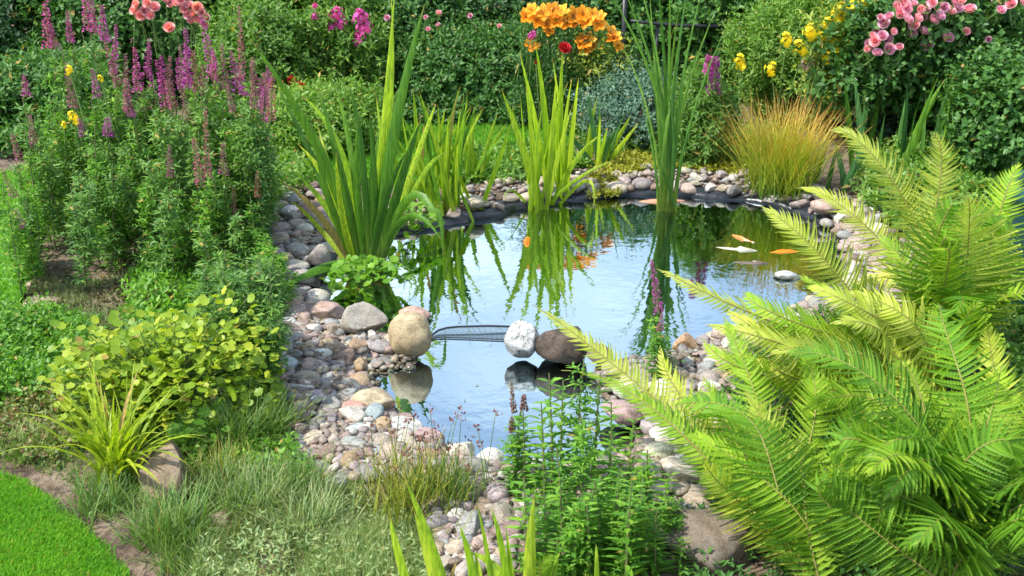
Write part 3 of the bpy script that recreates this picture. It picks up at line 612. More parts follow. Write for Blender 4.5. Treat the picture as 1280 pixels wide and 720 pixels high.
# ------------------------------------------------------------------ net across the channel
def net():
    a = G(538, 421, 0.004); o = thing('pond_net', 'black framed grey mesh net lying across the channel between two stones', 'net', a)
    top = np.array([G(x, y, z) for x, y, z in ((536, 424, .004), (541, 418, .006), (548, 413, .010), (558, 410, .014), (572, 408.5, .016), (590, 408, .016), (610, 407.5, .016), (630, 408, .014), (650, 409, .01))])
    bot = np.array([G(x, y, .004) for x, y in ((536, 424), (545, 422), (556, 421.5), (570, 422), (585, 422.5), (600, 423), (615, 424), (630, 424.5), (650, 426))])
    N_ = len(top)
    g = Geo(); tube(g, top, 0.0040, 6, cap=True); tube(g, bot, 0.0018, 6, cap=True)
    link('frame', g.mesh('net_frame', M['black'], a), o)
    m, nt = newmat('net_mesh'); d = nt.nodes.new('ShaderNodeBsdfDiffuse'); d.inputs[0].default_value = (0.10, 0.14, 0.17, 1)
    t = nt.nodes.new('ShaderNodeBsdfTransparent'); mx = nt.nodes.new('ShaderNodeMixShader'); mx.inputs[0].default_value = 0.45
    nt.links.new(t.outputs[0], mx.inputs[1]); nt.links.new(d.outputs[0], mx.inputs[2]); oo = nt.nodes.new('ShaderNodeOutputMaterial'); nt.links.new(mx.outputs[0], oo.inputs[0])
    g = Geo(); V = np.stack([top, bot], 1).reshape(-1, 3); i = np.arange(N_ - 1) * 2; g.add(V, [np.stack([i, i + 1, i + 3, i + 2], 1)])
    for s in np.linspace(0.05, 0.95, 20):
        k = s * (N_ - 1); j = int(k); f = k - j; p0 = top[j] * (1 - f) + top[j + 1] * f; p1 = bot[j] * (1 - f) + bot[j + 1] * f
        tube(g, [p0 + [0, 0, .001], p1 + [0, 0, .001]], 0.0006, 3)
    for s in (0.5,): tube(g, top * (1 - s) + bot * s + [0, 0, .001], 0.0006, 3)
    link('mesh_panel', g.mesh('net_panel', m, a), o)
net()

# ------------------------------------------------------------------ fish
def koi(px, py, ang, L, cols, label, patch=0.5, z=-0.018):
    m, nt = newmat('koi'); n = noise(nt, 9, 2, 0.5)
    c = mixc(nt, mrange(nt, n.outputs['Fac'], patch - 0.02, patch + 0.02), cols[0], cols[1])
    p = nt.nodes.new('ShaderNodeBsdfPrincipled'); p.inputs['Roughness'].default_value = 0.3; nt.links.new(c, p.inputs['Base Color'])
    oo = nt.nodes.new('ShaderNodeOutputMaterial'); nt.links.new(p.outputs[0], oo.inputs[0])
    z = z if z != -.018 else -(.115 * L) + .02 * L + .012
    o = thing('koi', label, 'fish', (*G(px, py)[:2], z), 'fish in the pond', ang)
    s = np.linspace(0, 1, 16); w_ = 0.088 * L * np.sin(np.pi * np.clip(s * 0.93 + 0.05, 0, 1)) ** 0.75 * (1 - 0.45 * s) * 1.25
    yb = 0.03 * L * np.sin(s * 4.2); g = Geo(); th = np.linspace(0, 2 * np.pi, 12, endpoint=False)
    V = np.stack([np.stack([np.full(12, (0.5 - si) * L), yi + wi * np.cos(th), wi * 1.05 * np.sin(th) - 0.02 * L], 1) for si, wi, yi in zip(s, w_, yb)]).reshape(-1, 3)
    i = np.arange(15)[:, None] * 12; j = np.arange(12)[None]; kk = (j + 1) % 12
    g.add(V, [np.stack([i + j, i + kk, i + 12 + kk, i + 12 + j], -1).reshape(-1, 4), np.arange(12)[None], (np.arange(12) + 180)[None][:, ::-1]])
    link('body', g.mesh('koi_body', m), o)
    def fin(pts, nm):
        g = Geo(); V = np.array(pts) * L; k = len(V); V2 = V + [0, 0, 0.006 * L] if nm != 'dorsal_fin' else V + [0, .006 * L, 0]
        F = [np.arange(k)[None], (np.arange(k) + k)[None][:, ::-1]]; sd = np.array([[i, i + k, (i + 1) % k + k, (i + 1) % k] for i in range(k)])
        g.add(np.concatenate([V, V2]), F + [sd]); link(nm, g.mesh(nm, m), o)
    y1 = 0.03 * math.sin(4.2)
    fin([(-.46, y1, 0), (-.58, y1 + .07, -.01), (-.68, y1 + .10, -.02), (-.62, y1, -.02), (-.67, y1 - .08, -.02), (-.56, y1 - .05, -.01)], 'tail_fin')
    fin([(.26, .07, -.03), (.20, .20, -.04), (.12, .21, -.04), (.17, .08, -.03)], 'pectoral_fin')
    fin([(.26, -.07, -.03), (.20, -.20, -.04), (.12, -.21, -.04), (.17, -.08, -.03)], 'pectoral_fin')
    fin([(.10, .02, .05), (.02, .02, .095), (-.14, .02, .07), (-.2, .02, .03)], 'dorsal_fin')
koi(928, 311, 2.85, 0.42, ((0.50, 0.46, 0.36), (0.62, 0.52, 0.34)), 'long creamy white koi just under the surface', z=-.026)
koi(978, 315, 0.1, 0.17, ((0.85, 0.22, 0.01), (0.80, 0.26, 0.02)), 'small bright orange koi right of the creamy white one')
koi(927, 298, 2.2, 0.11, ((0.80, 0.25, 0.06), (0.78, 0.70, 0.6)), 'tiny orange and white koi beyond the creamy white one')
koi(660, 304, 1.5, 0.24, ((0.80, 0.20, 0.01), (0.82, 0.26, 0.01)), 'orange koi among the reflections of the lime iris')
koi(832, 251, 3.2, 0.30, ((0.60, 0.28, 0.16), (0.50, 0.22, 0.12)), 'orange brown koi along the far shore by the reeds', z=-0.008)
koi(945, 328, 3.0, 0.34, ((0.16, 0.12, 0.10), (0.22, 0.18, 0.15)), 'dark brown koi beneath the creamy white one')

# ================================================================== PLANTS
def base_g(px, py, z=0.05): return G(px, py, z)
# ------------------------------------------------------------------ lawns
def lawn(name, px, n, h, label):
    poly = smooth_closed(gp(px), 8); poly = poly + rng.normal(size=poly.shape) * .006; q = sample_poly(poly, n) + rng.normal(size=(n, 2)) * .008
    o = sheet([tuple(p) for p in poly], 0.068, name + '_turf', M['lawn'], label, 'lawn')
    g = Geo(); b = np.column_stack([q, np.full(n, 0.066)]); az = U(0, 6.28, n); hh = h * U(.6, 1.2, n); ln = h * U(0.1, 0.8, n); wd = h * 0.075 + 0.0006
    dx = np.stack([np.cos(az), np.sin(az), 0 * az], 1); pr = np.stack([-np.sin(az), np.cos(az), 0 * az], 1)
    V = np.stack([b - pr * wd, b + pr * wd, b + dx * (ln * .35)[:, None] + [0, 0, 1] * (hh * .6)[:, None] + pr * wd * .7, b + dx * ln[:, None] + [0, 0, 1] * hh[:, None]], 1).reshape(-1, 3)
    i = np.arange(n)[:, None] * 4; g.add(V, [np.concatenate([i + [0, 1, 2], i + [0, 2, 3]])], 0, np.tile([0, 0, .6, 1.0], n))
    tag(link('lawn_grass', g.mesh('lawn_grass', M['lawn_blade'])), label.replace('lawn', 'lawn grass blades'), 'grass', kind='stuff')
lawn('near_lawn', [(-60, 572), (0, 600), (40, 620), (80, 648), (120, 684), (150, 720), (176, 760), (180, 830), (-60, 830)], 60000, 0.016, 'bright mown lawn with a cut edge at the bottom corner')
lawn('side_lawn', [(-400, 222), (50, 222), (62, 250), (45, 320), (30, 372), (10, 420), (-60, 470), (-400, 470)], 60000, 0.022, 'sunlit lawn behind the loosestrife at the left')
lawn('far_lawn', [(300, 166), (520, 160), (690, 163), (700, 200), (640, 222), (560, 230), (380, 232), (300, 220)], 50000, 0.024, 'strip of lawn between the far iris and the hedge')
# ------------------------------------------------------------------ shrubs
def bumpy(d, seed, am=0.22):
    r = np.random.default_rng(seed); s = np.zeros(len(d))
    for fr in (1.6, 3.1, 5.5): s += np.sin(d @ (nrmz(r.normal(size=3)) * fr * 2) + r.uniform(0, 6)) * np.sin(d @ (nrmz(r.normal(size=3)) * fr * 2) + r.uniform(0, 6)) / fr ** 0.5
    return 1 + am * s
def crown(g, c, rad, n, k, L, W, T=DIAM, seed=0, mi=0, ln=0.16, low=-0.3, rin=0.5, am=0.22, upn=0.7):
    d = rdir(n, 0.15); d = d[d[:, 2] > low]; n = len(d); c = np.asarray(c, float); rad = np.asarray(rad, float)
    rr = bumpy(d, seed, am) * (rin + (1 - rin) * U(0, 1, n) ** 0.45); p = c + d * rad * rr[:, None]; p[:, 2] = np.maximum(p[:, 2], 0.06)
    dd = nrmz(d / rad * rad.max() * 0.6 + [0, 0, 0.55] + rng.normal(size=(n, 3)) * 0.35)
    shoots(g, p - dd * ln * 0.5, dd, ln * U(.7, 1.3, n), k, L, W, T, mi, upn=upn); return p
def shrub(name, label, cat, x, y, rx, ry, h, n, mat, L=0.045, W=0.022, k=10, T=DIAM, seed=0, group=None, am=0.22, ln=0.16, woody=True, upn=.7, rin=.5):
    o = thing(name, label, cat, (x, y, 0.04), group)
    g = Geo(); crown(g, (x, y, h * 0.5), (rx, ry, h * 0.52), n, k, L, W, T, seed, 0, ln, -0.85, am=am, upn=upn, rin=rin)
    link('foliage', g.mesh('foliage', M[mat] if isinstance(mat, str) else mat, o.location[:]), o)
    g = Geo()
    for i in range(9):
        a = U(0, 6.28); b = np.array([x, y, 0.03]); t = np.array([x + rx * .7 * math.cos(a), y + ry * .7 * math.sin(a), h * U(.5, .85)])
        tube(g, bez(b + [U(-.05, .05), U(-.05, .05), 0], (b + t) / 2 + [0, 0, h * .1], t, 6), np.linspace(0.012, 0.004, 6) * (1 if woody else .5), 5)
    link('stem', g.mesh('stems', M['wood' if woody else 'stemg'], o.location[:]), o); return o
# blooms
def rose_mesh(mat, r=0.04, full=1.0):
    g = Geo(); a = []
    for ring, (nn, tilt, sc_) in enumerate(((5, 1.25, 1.0), (6, .95, .92), (6, .6, .78), (5, .3, .6), (4, .1, .45))):
        az = np.arange(nn) * 6.283 / nn + ring * .7 + U(-.15, .15, nn)
        d = np.stack([np.cos(az) * math.sin(tilt), np.sin(az) * math.sin(tilt), np.full(nn, math.cos(tilt))], 1)
        nm = np.stack([-np.cos(az) * math.cos(tilt), -np.sin(az) * math.cos(tilt), np.full(nn, math.sin(tilt))], 1)
        V0 = np.array([[0, -.12, 0], [0, .12, 0], [.5, -.5, .14], [.5, 0, -.02], [.5, .5, .14], [.9, -.42, .3], [1, 0, .2], [.9, .42, .3]])
        inst(g, (V0, [np.array([[2, 5, 6, 3], [3, 6, 7, 4]]), np.array([[0, 2, 3], [0, 3, 1], [1, 3, 4]])]), np.zeros((nn, 3)) + [0, 0, .05 * r * ring], d, nm, r * sc_, r * sc_ * 1.15)
    return g.mesh('bloom', mat)
def lily_mesh(mat, r=0.045):
    g = Geo(); az = np.arange(6) * 1.047; tl = np.where(np.arange(6) % 2 == 0, .95, .75)
    d = np.stack([np.cos(az) * np.sin(tl), np.sin(az) * np.sin(tl), np.cos(tl)], 1); nm = np.stack([-np.cos(az) * np.cos(tl), -np.sin(az) * np.cos(tl), np.sin(tl)], 1)
    V0 = np.array([[0, -.06, 0], [0, .06, 0], [.45, -.26, .02], [.45, 0, -.05], [.45, .26, .02], [.8, -.22, -.08], [.8, 0, -.14], [.8, .22, -.08], [1, 0, -.28]])
    inst(g, (V0, [np.array([[2, 5, 6, 3], [3, 6, 7, 4]]), np.array([[0, 2, 3], [0, 3, 1], [1, 3, 4], [5, 8, 6], [6, 8, 7]])]), np.zeros((6, 3)), d, nm, r, r * 1.3)
    a2 = U(0, 6.28, 5)
    for q in a2: tube(g, [(0, 0, 0), (math.cos(q) * .25 * r, math.sin(q) * .25 * r, .8 * r)], .0012, 4, 1)
    return g.mesh('bloom', [mat, M['brownspike']])
def cluster_mesh(mat, r=0.05, n=30, f=0.014, petals=5):
    g = Geo(); d = rdir(n, .5); p = d * r * U(.35, 1.1, n)[:, None] * [1, 1, .8] * (1 + .25 * np.sin(d[:, :1] * 5 + 1))
    for c, dn in zip(p, d):
        a = nrmz(np.cross(dn, [.2, .3, .9])); b = np.cross(dn, a); az = np.arange(petals) * 6.283 / petals + U(0, 3)
        dr = np.cos(az)[:, None] * a + np.sin(az)[:, None] * b + dn * .25
        inst(g, (np.array([[0, 0, 0], [.6, .42, 0], [1, .2, 0], [1, -.2, 0], [.6, -.42, 0]]), [np.array([[0, 4, 3, 2]]), np.array([[0, 2, 1]])]), np.tile(c, (petals, 1)), dr, np.tile(dn, (petals, 1)), f)
    return g.mesh('bloom', mat)
BLOOM = {'rose': rose_mesh(M['rose']), 'salmon': rose_mesh(M['salmon'], .042), 'magenta': cluster_mesh(M['magenta'], .05, 34, .018), 'orange': lily_mesh(M['orange'], .062),
         'yellow': cluster_mesh(M['yellow'], .045, 20, .018), 'red': rose_mesh(M['red'], .035), 'palepink': cluster_mesh(M['palepink'], .035, 18, .014), 'lilac': cluster_mesh(M['purple'], .045, 40, .013)}
def bloom(parent, px, py, Y, kind, s=1.0, stem=True, name='flower'):
    c = P(px, py, Y); po = np.array(parent.location)
    o = link(name, BLOOM[kind], parent, c - po, U(0, 6.28), s)
    o.rotation_euler = (U(.5, 1.3), U(-.5, .5), U(-.6, .6)); return c
def flower_stems(parent, tops, col='stemg', r=0.003, drop=0.4):
    po = np.array(parent.location[:])
    for t in tops:
        g = Geo()
        b = t + np.array([U(-.08, .08), U(0, .12), -min(drop, t[2] * .8)]); tube(g, bez(b, (b + t) / 2 + [U(-.02, .02), 0, 0], t, 5), r, 4)
        link('flower_stalk', g.mesh('flower_stalks', M[col], po), parent)
def SX(px, Y): return (px - 640) / FPX * Y * 1.0 / math.cos(PITCH) * 0.93 + 0  # rough world x for a pixel column at depth Y
def shr(px, Y, wpx, h, **k):
    x = P(px, 120, Y)[0]; w = wpx / FPX * Y * 1.08 / 2; return x, Y, w, max(w * .8, .35), h

# tall hedge far behind everything: individual dark evergreens
for i in range(9):
    x = -6.4 + i * 1.6; lab = ['leftmost', 'second', 'third', 'fourth', 'fifth', 'sixth', 'seventh', 'eighth', 'rightmost'][i]
    t = thing('hedge_tree', f'dark evergreen hedge tree, {lab} from the left in the back row', 'tree', (x, 11.6, .04), 'dark hedge trees at the back')
    g = Geo(); crown(g, (x, 11.6 + U(-.2, .3), 1.05), (1.15, .8, U(1.05, 1.2)), 1500, 10, .085, .045, seed=40 + i, low=-1, ln=.3, am=.12)
    link('crown', g.mesh('crown', M['sh_dark'], t.location[:]), t)
    g = Geo(); tube(g, [(x, 11.6, 0), (x + .05, 11.6, .8), (x, 11.6, 1.7)], [.07, .05, .02], 6); link('trunk', g.mesh('trunk', M['wood'], t.location[:]), t)
SHR = [ # label, px, Y, widthpx, h, n, mat, L, W, opts
 ('dark green leafy shrub filling the top corner at the left', 20, 7.6, 270, 1.02, 2600, 'sh_dark', .05, .03, {}),
 ('dark rose bush with salmon pink roses behind the loosestrife', 200, 7.4, 260, .98, 2600, 'sh_mid', .05, .03, {}),
 ('mid green bush beside the magenta phlox', 380, 7.0, 190, .80, 2400, 'sh_light', .05, .016, {}),
 ('bright leafy bush below the magenta phlox, left of centre', 330, 6.6, 120, .62, 1500, 'sh_light', .045, .018, {}),
 ('deep green shrub in the middle of the back border', 520, 7.4, 200, .90, 2900, 'sh_mid', .045, .022, {}),
 ('dark shrub right of the middle under the orange lilies', 640, 7.6, 190, .86, 2400, 'sh_dark', .045, .02, {}),
 ('leafy green bush behind the black rail post', 800, 7.6, 170, .95, 2400, 'sh_mid', .05, .03, {}),
 ('laurel like dark shrub behind the tall reeds', 905, 7.4, 190, 1.08, 2400, 'sh_mid', .065, .035, {}),
 ('loose yellow green shrub behind the orange tipped sedge', 1000, 6.5, 170, .80, 2300, 'sh_light', .035, .011, {}),
 ('large dark rose bush carrying the pink roses at the right', 1175, 6.3, 260, .98, 3300, 'sh_mid', .045, .03, {}),
 ('dark shrub at the right edge below the roses', 1270, 5.4, 130, .62, 1500, 'sh_mid', .04, .026, {}),
 ('dark bush far behind the yellow flowers', 1060, 8.2, 250, 1.1, 2200, 'sh_dark', .06, .03, {}),
 ('low deep green bush under the left dark shrub', 60, 6.2, 160, .45, 1300, 'sh_mid', .05, .02, {}),
 ('small green bush at the foot of the middle shrubs', 580, 6.85, 190, .50, 1900, 'sh_mid', .035, .018, {}),
 ('low fresh green bush between the loosestrife and the far lawn', 400, 5.9, 150, .34, 1300, 'sh_light', .04, .016, {}),
 ('fine leaved grey green bush behind the far iris', 690, 6.9, 130, .62, 1700, 'sh_mid', .03, .012, {}),
]
SO = {}
for i, (lab, px, Y_, wp, h, n, mat, L, W, kw) in enumerate(SHR):
    x, y, rx, ry, h = shr(px, Y_, wp, h); SO[i] = shrub('shrub', lab, 'shrub', x, y, rx, ry, h, n, mat, L, W, seed=i, group=None, **kw)
# blue-green rue, mossy plants, small fillers
x, y, rx, ry, h = shr(790, 6.0, 110, .42); shrub('rue_bush', 'low blue green bush at the foot of the black rail', 'bush', x, y, rx, ry, h, 1500, 'sh_blue', .022, .012, seed=31)
x, y, rx, ry, h = shr(880, 5.6, 66, .50); shrub('astilbe', 'slender green plant with one purple flower plume right of the reeds', 'plant', x, y, rx, ry * .6, h, 800, 'sh_light', .04, .010, seed=32, woody=False)
AST = bpy.data.objects['astilbe']
def plume(parent, tip, L, r, mat, n=110, f=.012):
    g = Geo(); s = U(0, 1, n); az = U(0, 6.28, n); rr = r * (1 - s * .8) * U(.3, 1, n); pos = np.stack([rr * np.cos(az), rr * np.sin(az), -L + s * L], 1) + tip
    d = np.stack([np.cos(az), np.sin(az), .5 + 0 * az], 1); inst(g, (np.array([[0, 0, 0], [.5, .5, .1], [1, 0, 0], [.5, -.5, .1]]), [np.array([[0, 2, 1], [0, 3, 2]])]), pos, d, rdir(n, .5), f, f)
    tube(g, [tip - [0, 0, L * 1.6], tip], [.003, .001], 4, 1)
    link('flower_spike', g.mesh('plume', [M[mat], M['stemg']], parent.location[:]), parent)
plume(AST, P(895, 72, 5.45), .19, .034, 'purple', 260, .016); plume(AST, P(887, 70, 5.42), .09, .026, 'purple', 110, .016)
for (a, b, lab) in ((870, 205, 'lime green leafy tuft on the rim right of the reeds'), (1095, 175, 'grey green mound beyond the arching fern')):
    c = base_g(a, b); shrub('leafy_tuft', lab, 'plant', c[0], c[1] + .1, .16, .12, .2 if a < 900 else .28, 420, 'sh_light' if a < 900 else 'sh_blue', .03, .009, seed=a, woody=False)
# mossy yellow groundcover behind far rim
def carpet(name, label, pxpoly, n, h, mat, L, W, T=DIAM, k=5, cat='ground cover', ln=None, world=None):
    poly = gp(pxpoly) if world is None else world; q = sample_poly(poly, n); z = np.maximum(gz(q[:, 0], q[:, 1]), .01)
    hs = h * (.5 + .5 * np.abs(np.sin(q[:, 0] * 9 + 1) * np.sin(q[:, 1] * 8))) ; g = Geo()
    p = np.column_stack([q, z + hs * U(0, .8, n)]); shoots(g, p, rdir(n, 1.1), (ln or h * .5) * U(.6, 1.2, n), k, L, W, T, 0, s0=.1)
    return tag(link(name, g.mesh(name, M[mat])), label, cat, kind='stuff')
carpet('moss', 'yellow green mossy saxifrage along the far rim stones', [(738, 208), (800, 196), (850, 196), (935, 212), (920, 222), (860, 214), (800, 218), (748, 222)], 1500, .05, 'moss', .018, .012)
carpet('shrub_skirt', 'low leafy growth at the foot of the back shrubs', [(250, 150), (700, 148), (700, 164), (520, 162), (300, 168), (250, 165)], 1500, .16, 'sh_mid', .04, .02)
carpet('side_weeds', 'green weeds behind the side lawn', [(-100, 150), (60, 150), (60, 196), (-100, 200)], 900, .16, 'sh_mid', .045, .02)
carpet('hanging_moss', 'tufted moss hanging over the far liner edge', [(735, 222), (775, 222), (775, 238), (735, 238)], 220, .045, 'moss', .02, .008)
carpet('low_weeds', 'mixed low green weeds in front of the back shrubs', [(700, 165), (960, 160), (1000, 215), (920, 210), (860, 195), (740, 205)], 1500, .10, 'sh_light', .03, .014)
carpet('bank_leaves', 'green creeping leaves covering the soil beside the far lawn', [(575, 190), (700, 185), (740, 215), (650, 232), (560, 232)], 900, .07, 'sh_light', .03, .018)

# ---- flowers on shrubs
tops = []
rb = SO[1]
for (px, py) in ((172, 6), (180, 14), (188, 20), (176, 20), (185, 4), (193, 10), (169, 14), (208, 2), (216, 8), (222, 4), (230, 12), (237, 8), (243, 18), (248, 26), (255, 30), (240, 28), (246, 10), (252, 16), (212, 36), (236, 20), (226, 0), (259, 22), (300, 90), (296, 82)):
    tops.append(bloom(rb, px, py, 6.75, 'salmon', U(.75, 1.0)))
flower_stems(rb, tops, drop=.3)
pb = thing('phlox', 'magenta phlox heads standing among the green bushes left of centre', 'flower', P(430, 150, 6.55))
tops = [bloom(pb, px, py, 6.55, 'magenta', s) for px, py, s in ((420, 18, .9), (424, 30, .9), (450, 22, 1), (455, 36, 1.1), (449, 50, .9), (395, 20, .5), (394, 8, .4), (310, 84, 1.0), (318, 80, .7), (415, 33, .7), (393, 22, .5))]
flower_stems(pb, tops)
g = Geo(); n = 420; t = np.array(tops)[rng.integers(len(tops), size=n)]; p = t + np.column_stack([rng.normal(size=n) * .07, U(-.02, .15, n), -U(.03, .5, n)])
shoots(g, p, rdir(n, .7), .1, 7, .05, .016); link('foliage', g.mesh('phlox_leaves', M['sh_light'], pb.location[:]), pb)
rd = thing('red_rose', 'small dark red roses low behind the tall iris', 'flower', P(375, 160, 6.5))
tops = [bloom(rd, px, py, 6.2, 'red', s) for px, py, s in ((363, 101, .9), (376, 108, .9), (337, 107, .7), (350, 104, .6))]; flower_stems(rd, tops)
for k_, (i_, pts, kd) in enumerate(((4, ((535, 37), (532, 22), (548, 32), (548, 17), (576, 72), (484, 23), (624, 33), (588, 20), (662, 100), (670, 74)), 'rose'),)):
    flower_stems(SO[i_], [bloom(SO[i_], px, py, 6.75, kd, U(.4, .6)) for px, py in pts], drop=.2)
lil = thing('orange_lily', 'stand of orange lilies glowing against the dark shrubs', 'flower', P(715, 150, 6.3))
tops = [bloom(lil, px, py, 6.2, 'orange', s) for px, py, s in ((657, 22, .9), (666, 14, .8), (670, 26, .9), (680, 18, 1), (684, 32, .8), (690, 14, .9), (696, 26, 1), (703, 18, 1), (708, 30, .9), (716, 20, 1), (722, 30, .8), (728, 18, .9), (734, 26, 1), (741, 20, .8), (747, 30, .9), (685, 40, .7), (751, 22, .7),
        (726, 56, .9), (735, 52, 1), (742, 60, .9), (733, 62, .8), (729, 48, .7), (762, 42, .9), (768, 50, .9), (771, 58, .7), (665, 60, .9), (660, 56, .6))]
tops.append(bloom(lil, 705, 62, 6.15, 'red', 1.2)); tops += [bloom(lil, 666, 44, 6.15, 'magenta', .5), bloom(lil, 662, 46, 6.2, 'magenta', .4), bloom(lil, 670, 78, 6.15, 'red', .4)]
flower_stems(lil, tops, drop=.6)
g = Geo(); n = 260; t = np.array(tops)[rng.integers(len(tops), size=n)]; p = t + np.column_stack([U(-.1, .1, n), U(0, .1, n), -U(.05, .5, n)])
shoots(g, p, rdir(n, .6), .1, 7, .05, .012); link('foliage', g.mesh('lily_leaves', M['sh_mid'], lil.location[:]), lil)
ly = thing('yellow_loosestrife', 'yellow flowered spikes at the top right beside the pink roses', 'flower', P(1050, 150, 6.5))
ye = [(1043, 20), (1050, 12), (1058, 18), (1065, 26), (1070, 12), (1076, 20), (1084, 6), (1088, 22), (1090, 36), (1040, 44), (1046, 52), (1052, 40), (1058, 60), (1050, 66), (1044, 60), (1060, 48), (1065, 70), (1056, 74), (1036, 32), (1030, 46), (1068, 44), (1082, 0), (1094, 10), (1075, 34),
      (1032, 70), (1012, 40), (984, 50), (963, 86), (927, 82), (1000, 60), (925, 76), (1105, 16)]
ye += [(x + U(-7, 7), y + U(-7, 7)) for x, y in ye[:26]]
tops = [bloom(ly, px, py, 5.9, 'yellow', U(.5, .95)) for px, py in ye]; flower_stems(ly, tops, drop=.4)
g = Geo(); n = 420; t = np.array(tops)[rng.integers(24, size=n)]; p = t + np.column_stack([U(-.08, .08, n), U(.04, .16, n), -U(.0, .35, n)])
shoots(g, p, rdir(n, .7), .1, 7, .045, .014); link('foliage', g.mesh('yl_leaves', M['sh_yel'], ly.location[:]), ly)
y2 = thing('yellow_spirea', 'small yellow green leafy plant under the orange lilies', 'plant', P(735, 130, 6.3))
g = Geo(); n = 160; c = P(742, 78, 6.25); p = c + rng.normal(size=(n, 3)) * [.075, .05, .06]; shoots(g, p, rdir(n, .6), .08, 6, .035, .014); link('foliage', g.mesh('sp_leaves', M['sh_yel'], y2.location[:]), y2)
flower_stems(y2, [c + [.03, 0, 0], c - [.04, 0, 0]], drop=.35)
rr_ = SO[9]
rp = [(1090, 45), (1096, 40), (1103, 46), (1094, 52), (1086, 58), (1108, 50), (1083, 62), (1105, 30), (1100, 22), (1112, 22), (1120, 10), (1128, 4), (1134, 12), (1142, 6), (1150, 12), (1125, 18), (1132, 26), (1138, 42), (1144, 32), (1152, 20), (1160, 8), (1158, 16), (1166, 4), (1170, 14), (1174, 22), (1180, 10), (1186, 16), (1192, 4), (1196, 10),
      (1207, 40), (1184, 49), (1160, 58), (1154, 41), (1124, 60), (1110, 62), (1236, 50), (1245, 2), (1264, 6), (1250, 14), (1212, 14), (1276, 2), (1146, 24), (1096, 68), (1116, 40), (1165, 26), (1200, 2)]
tops = [bloom(rr_, px, py, 5.68 + U(-.06, .06), 'rose', s) for (px, py), s in zip(rp, U(.5, 1.0, len(rp)))]; flower_stems(rr_, tops, drop=.10)
for px, py, s in ((1008, 80, .8), (1020, 78, .6), (1003, 84, .6), (1096, 92, .6)): bloom(SO[8], px, py, 5.95, 'palepink', s)
# more rose leaves up between the blooms
g = Geo(); n = 1700; t = np.array(tops)[rng.integers(len(tops), size=n)]; p = t + np.column_stack([rng.normal(size=n) * .11, U(.07, .3, n), -U(-.04, .35, n)])
shoots(g, p, rdir(n, .6), .12, 7, .04, .026); link('foliage', g.mesh('rose_leaves', M['sh_mid'], rr_.location[:]), rr_)

# ------------------------------------------------------------------ black rail, brick, pot
def rail():
    p0 = P(780, 25, 6.9); o = thing('garden_rail', 'thin black metal rail with upright posts behind the reeds', 'rail', (p0[0], p0[1], .05))
    g = Geo(); tube(g, bez(P(788, 26, 6.9), P(920, 32, 6.95), P(1062, 16, 7.0), 14), .011, 6, cap=True); link('rail', g.mesh('rail', M['black'], o.location[:]), o)
    for px in (780, 822, 925, 1035):
        q = P(px, 28, 6.93); g = Geo(); tube(g, [(q[0], q[1], .03), (q[0], q[1], q[2] + (.22 if px == 780 else .0))], .016 if px == 780 else .011, 8, cap=True)
        link('post', g.mesh('post', M['black'], o.location[:]), o)
rail()
def crate():
    c = P(815, 8, 7.9); o = thing('wooden_box', 'weathered brown wooden box half hidden at the top behind the rail', 'box', (c[0], c[1], .04))
    bm = plain('brownwood', (.20, .10, .06), (.12, .06, .04), .85, 14, .4)
    for i in range(4):
        V, F = np.array([[x, y, z] for x in (-.16, .16) for y in (-.12, .12) for z in (0, .19)]), np.array([[0, 1, 3, 2], [4, 6, 7, 5], [0, 4, 5, 1], [2, 3, 7, 6], [0, 2, 6, 4], [1, 5, 7, 3]])
        g = Geo(); g.add(V + [0, 0, i * .2], [F]); link('board', g.mesh('board', bm, smooth=False), o)
    g = Geo(); g.add(V * [1.12, 1.12, .2] + [0, 0, .8], [F]); link('lid', g.mesh('lid', bm, smooth=False), o)
crate()
def lathe(g, prof, sides=40, mi=0):
    th = np.linspace(0, 2 * np.pi, sides, endpoint=False); V = np.array([[r * math.cos(t), r * math.sin(t), z] for r, z in prof for t in th])
    i = np.arange(len(prof) - 1)[:, None] * sides; j = np.arange(sides)[None]; k = (j + 1) % sides
    g.add(V, [np.stack([i + j, i + k, i + sides + k, i + sides + j], -1).reshape(-1, 4)], mi)
def pot():
    c = P(1322, 430, 3.5); c[2] = .04; o = thing('glazed_pot', 'dark teal glazed pot at the right edge behind the fern', 'pot', c)
    g = Geo(); lathe(g, [(0.001, 0), (.15, 0), (.17, .02), (.215, .25), (.23, .42), (.235, .46)]); link('body', g.mesh('pot_body', M['teal']), o)
    g = Geo(); lathe(g, [(.235, .455), (.255, .46), (.258, .49), (.25, .505), (.225, .505), (.215, .48), (.2, .40), (.001, .40)]); link('rim', g.mesh('pot_rim', M['teal']), o)
pot()

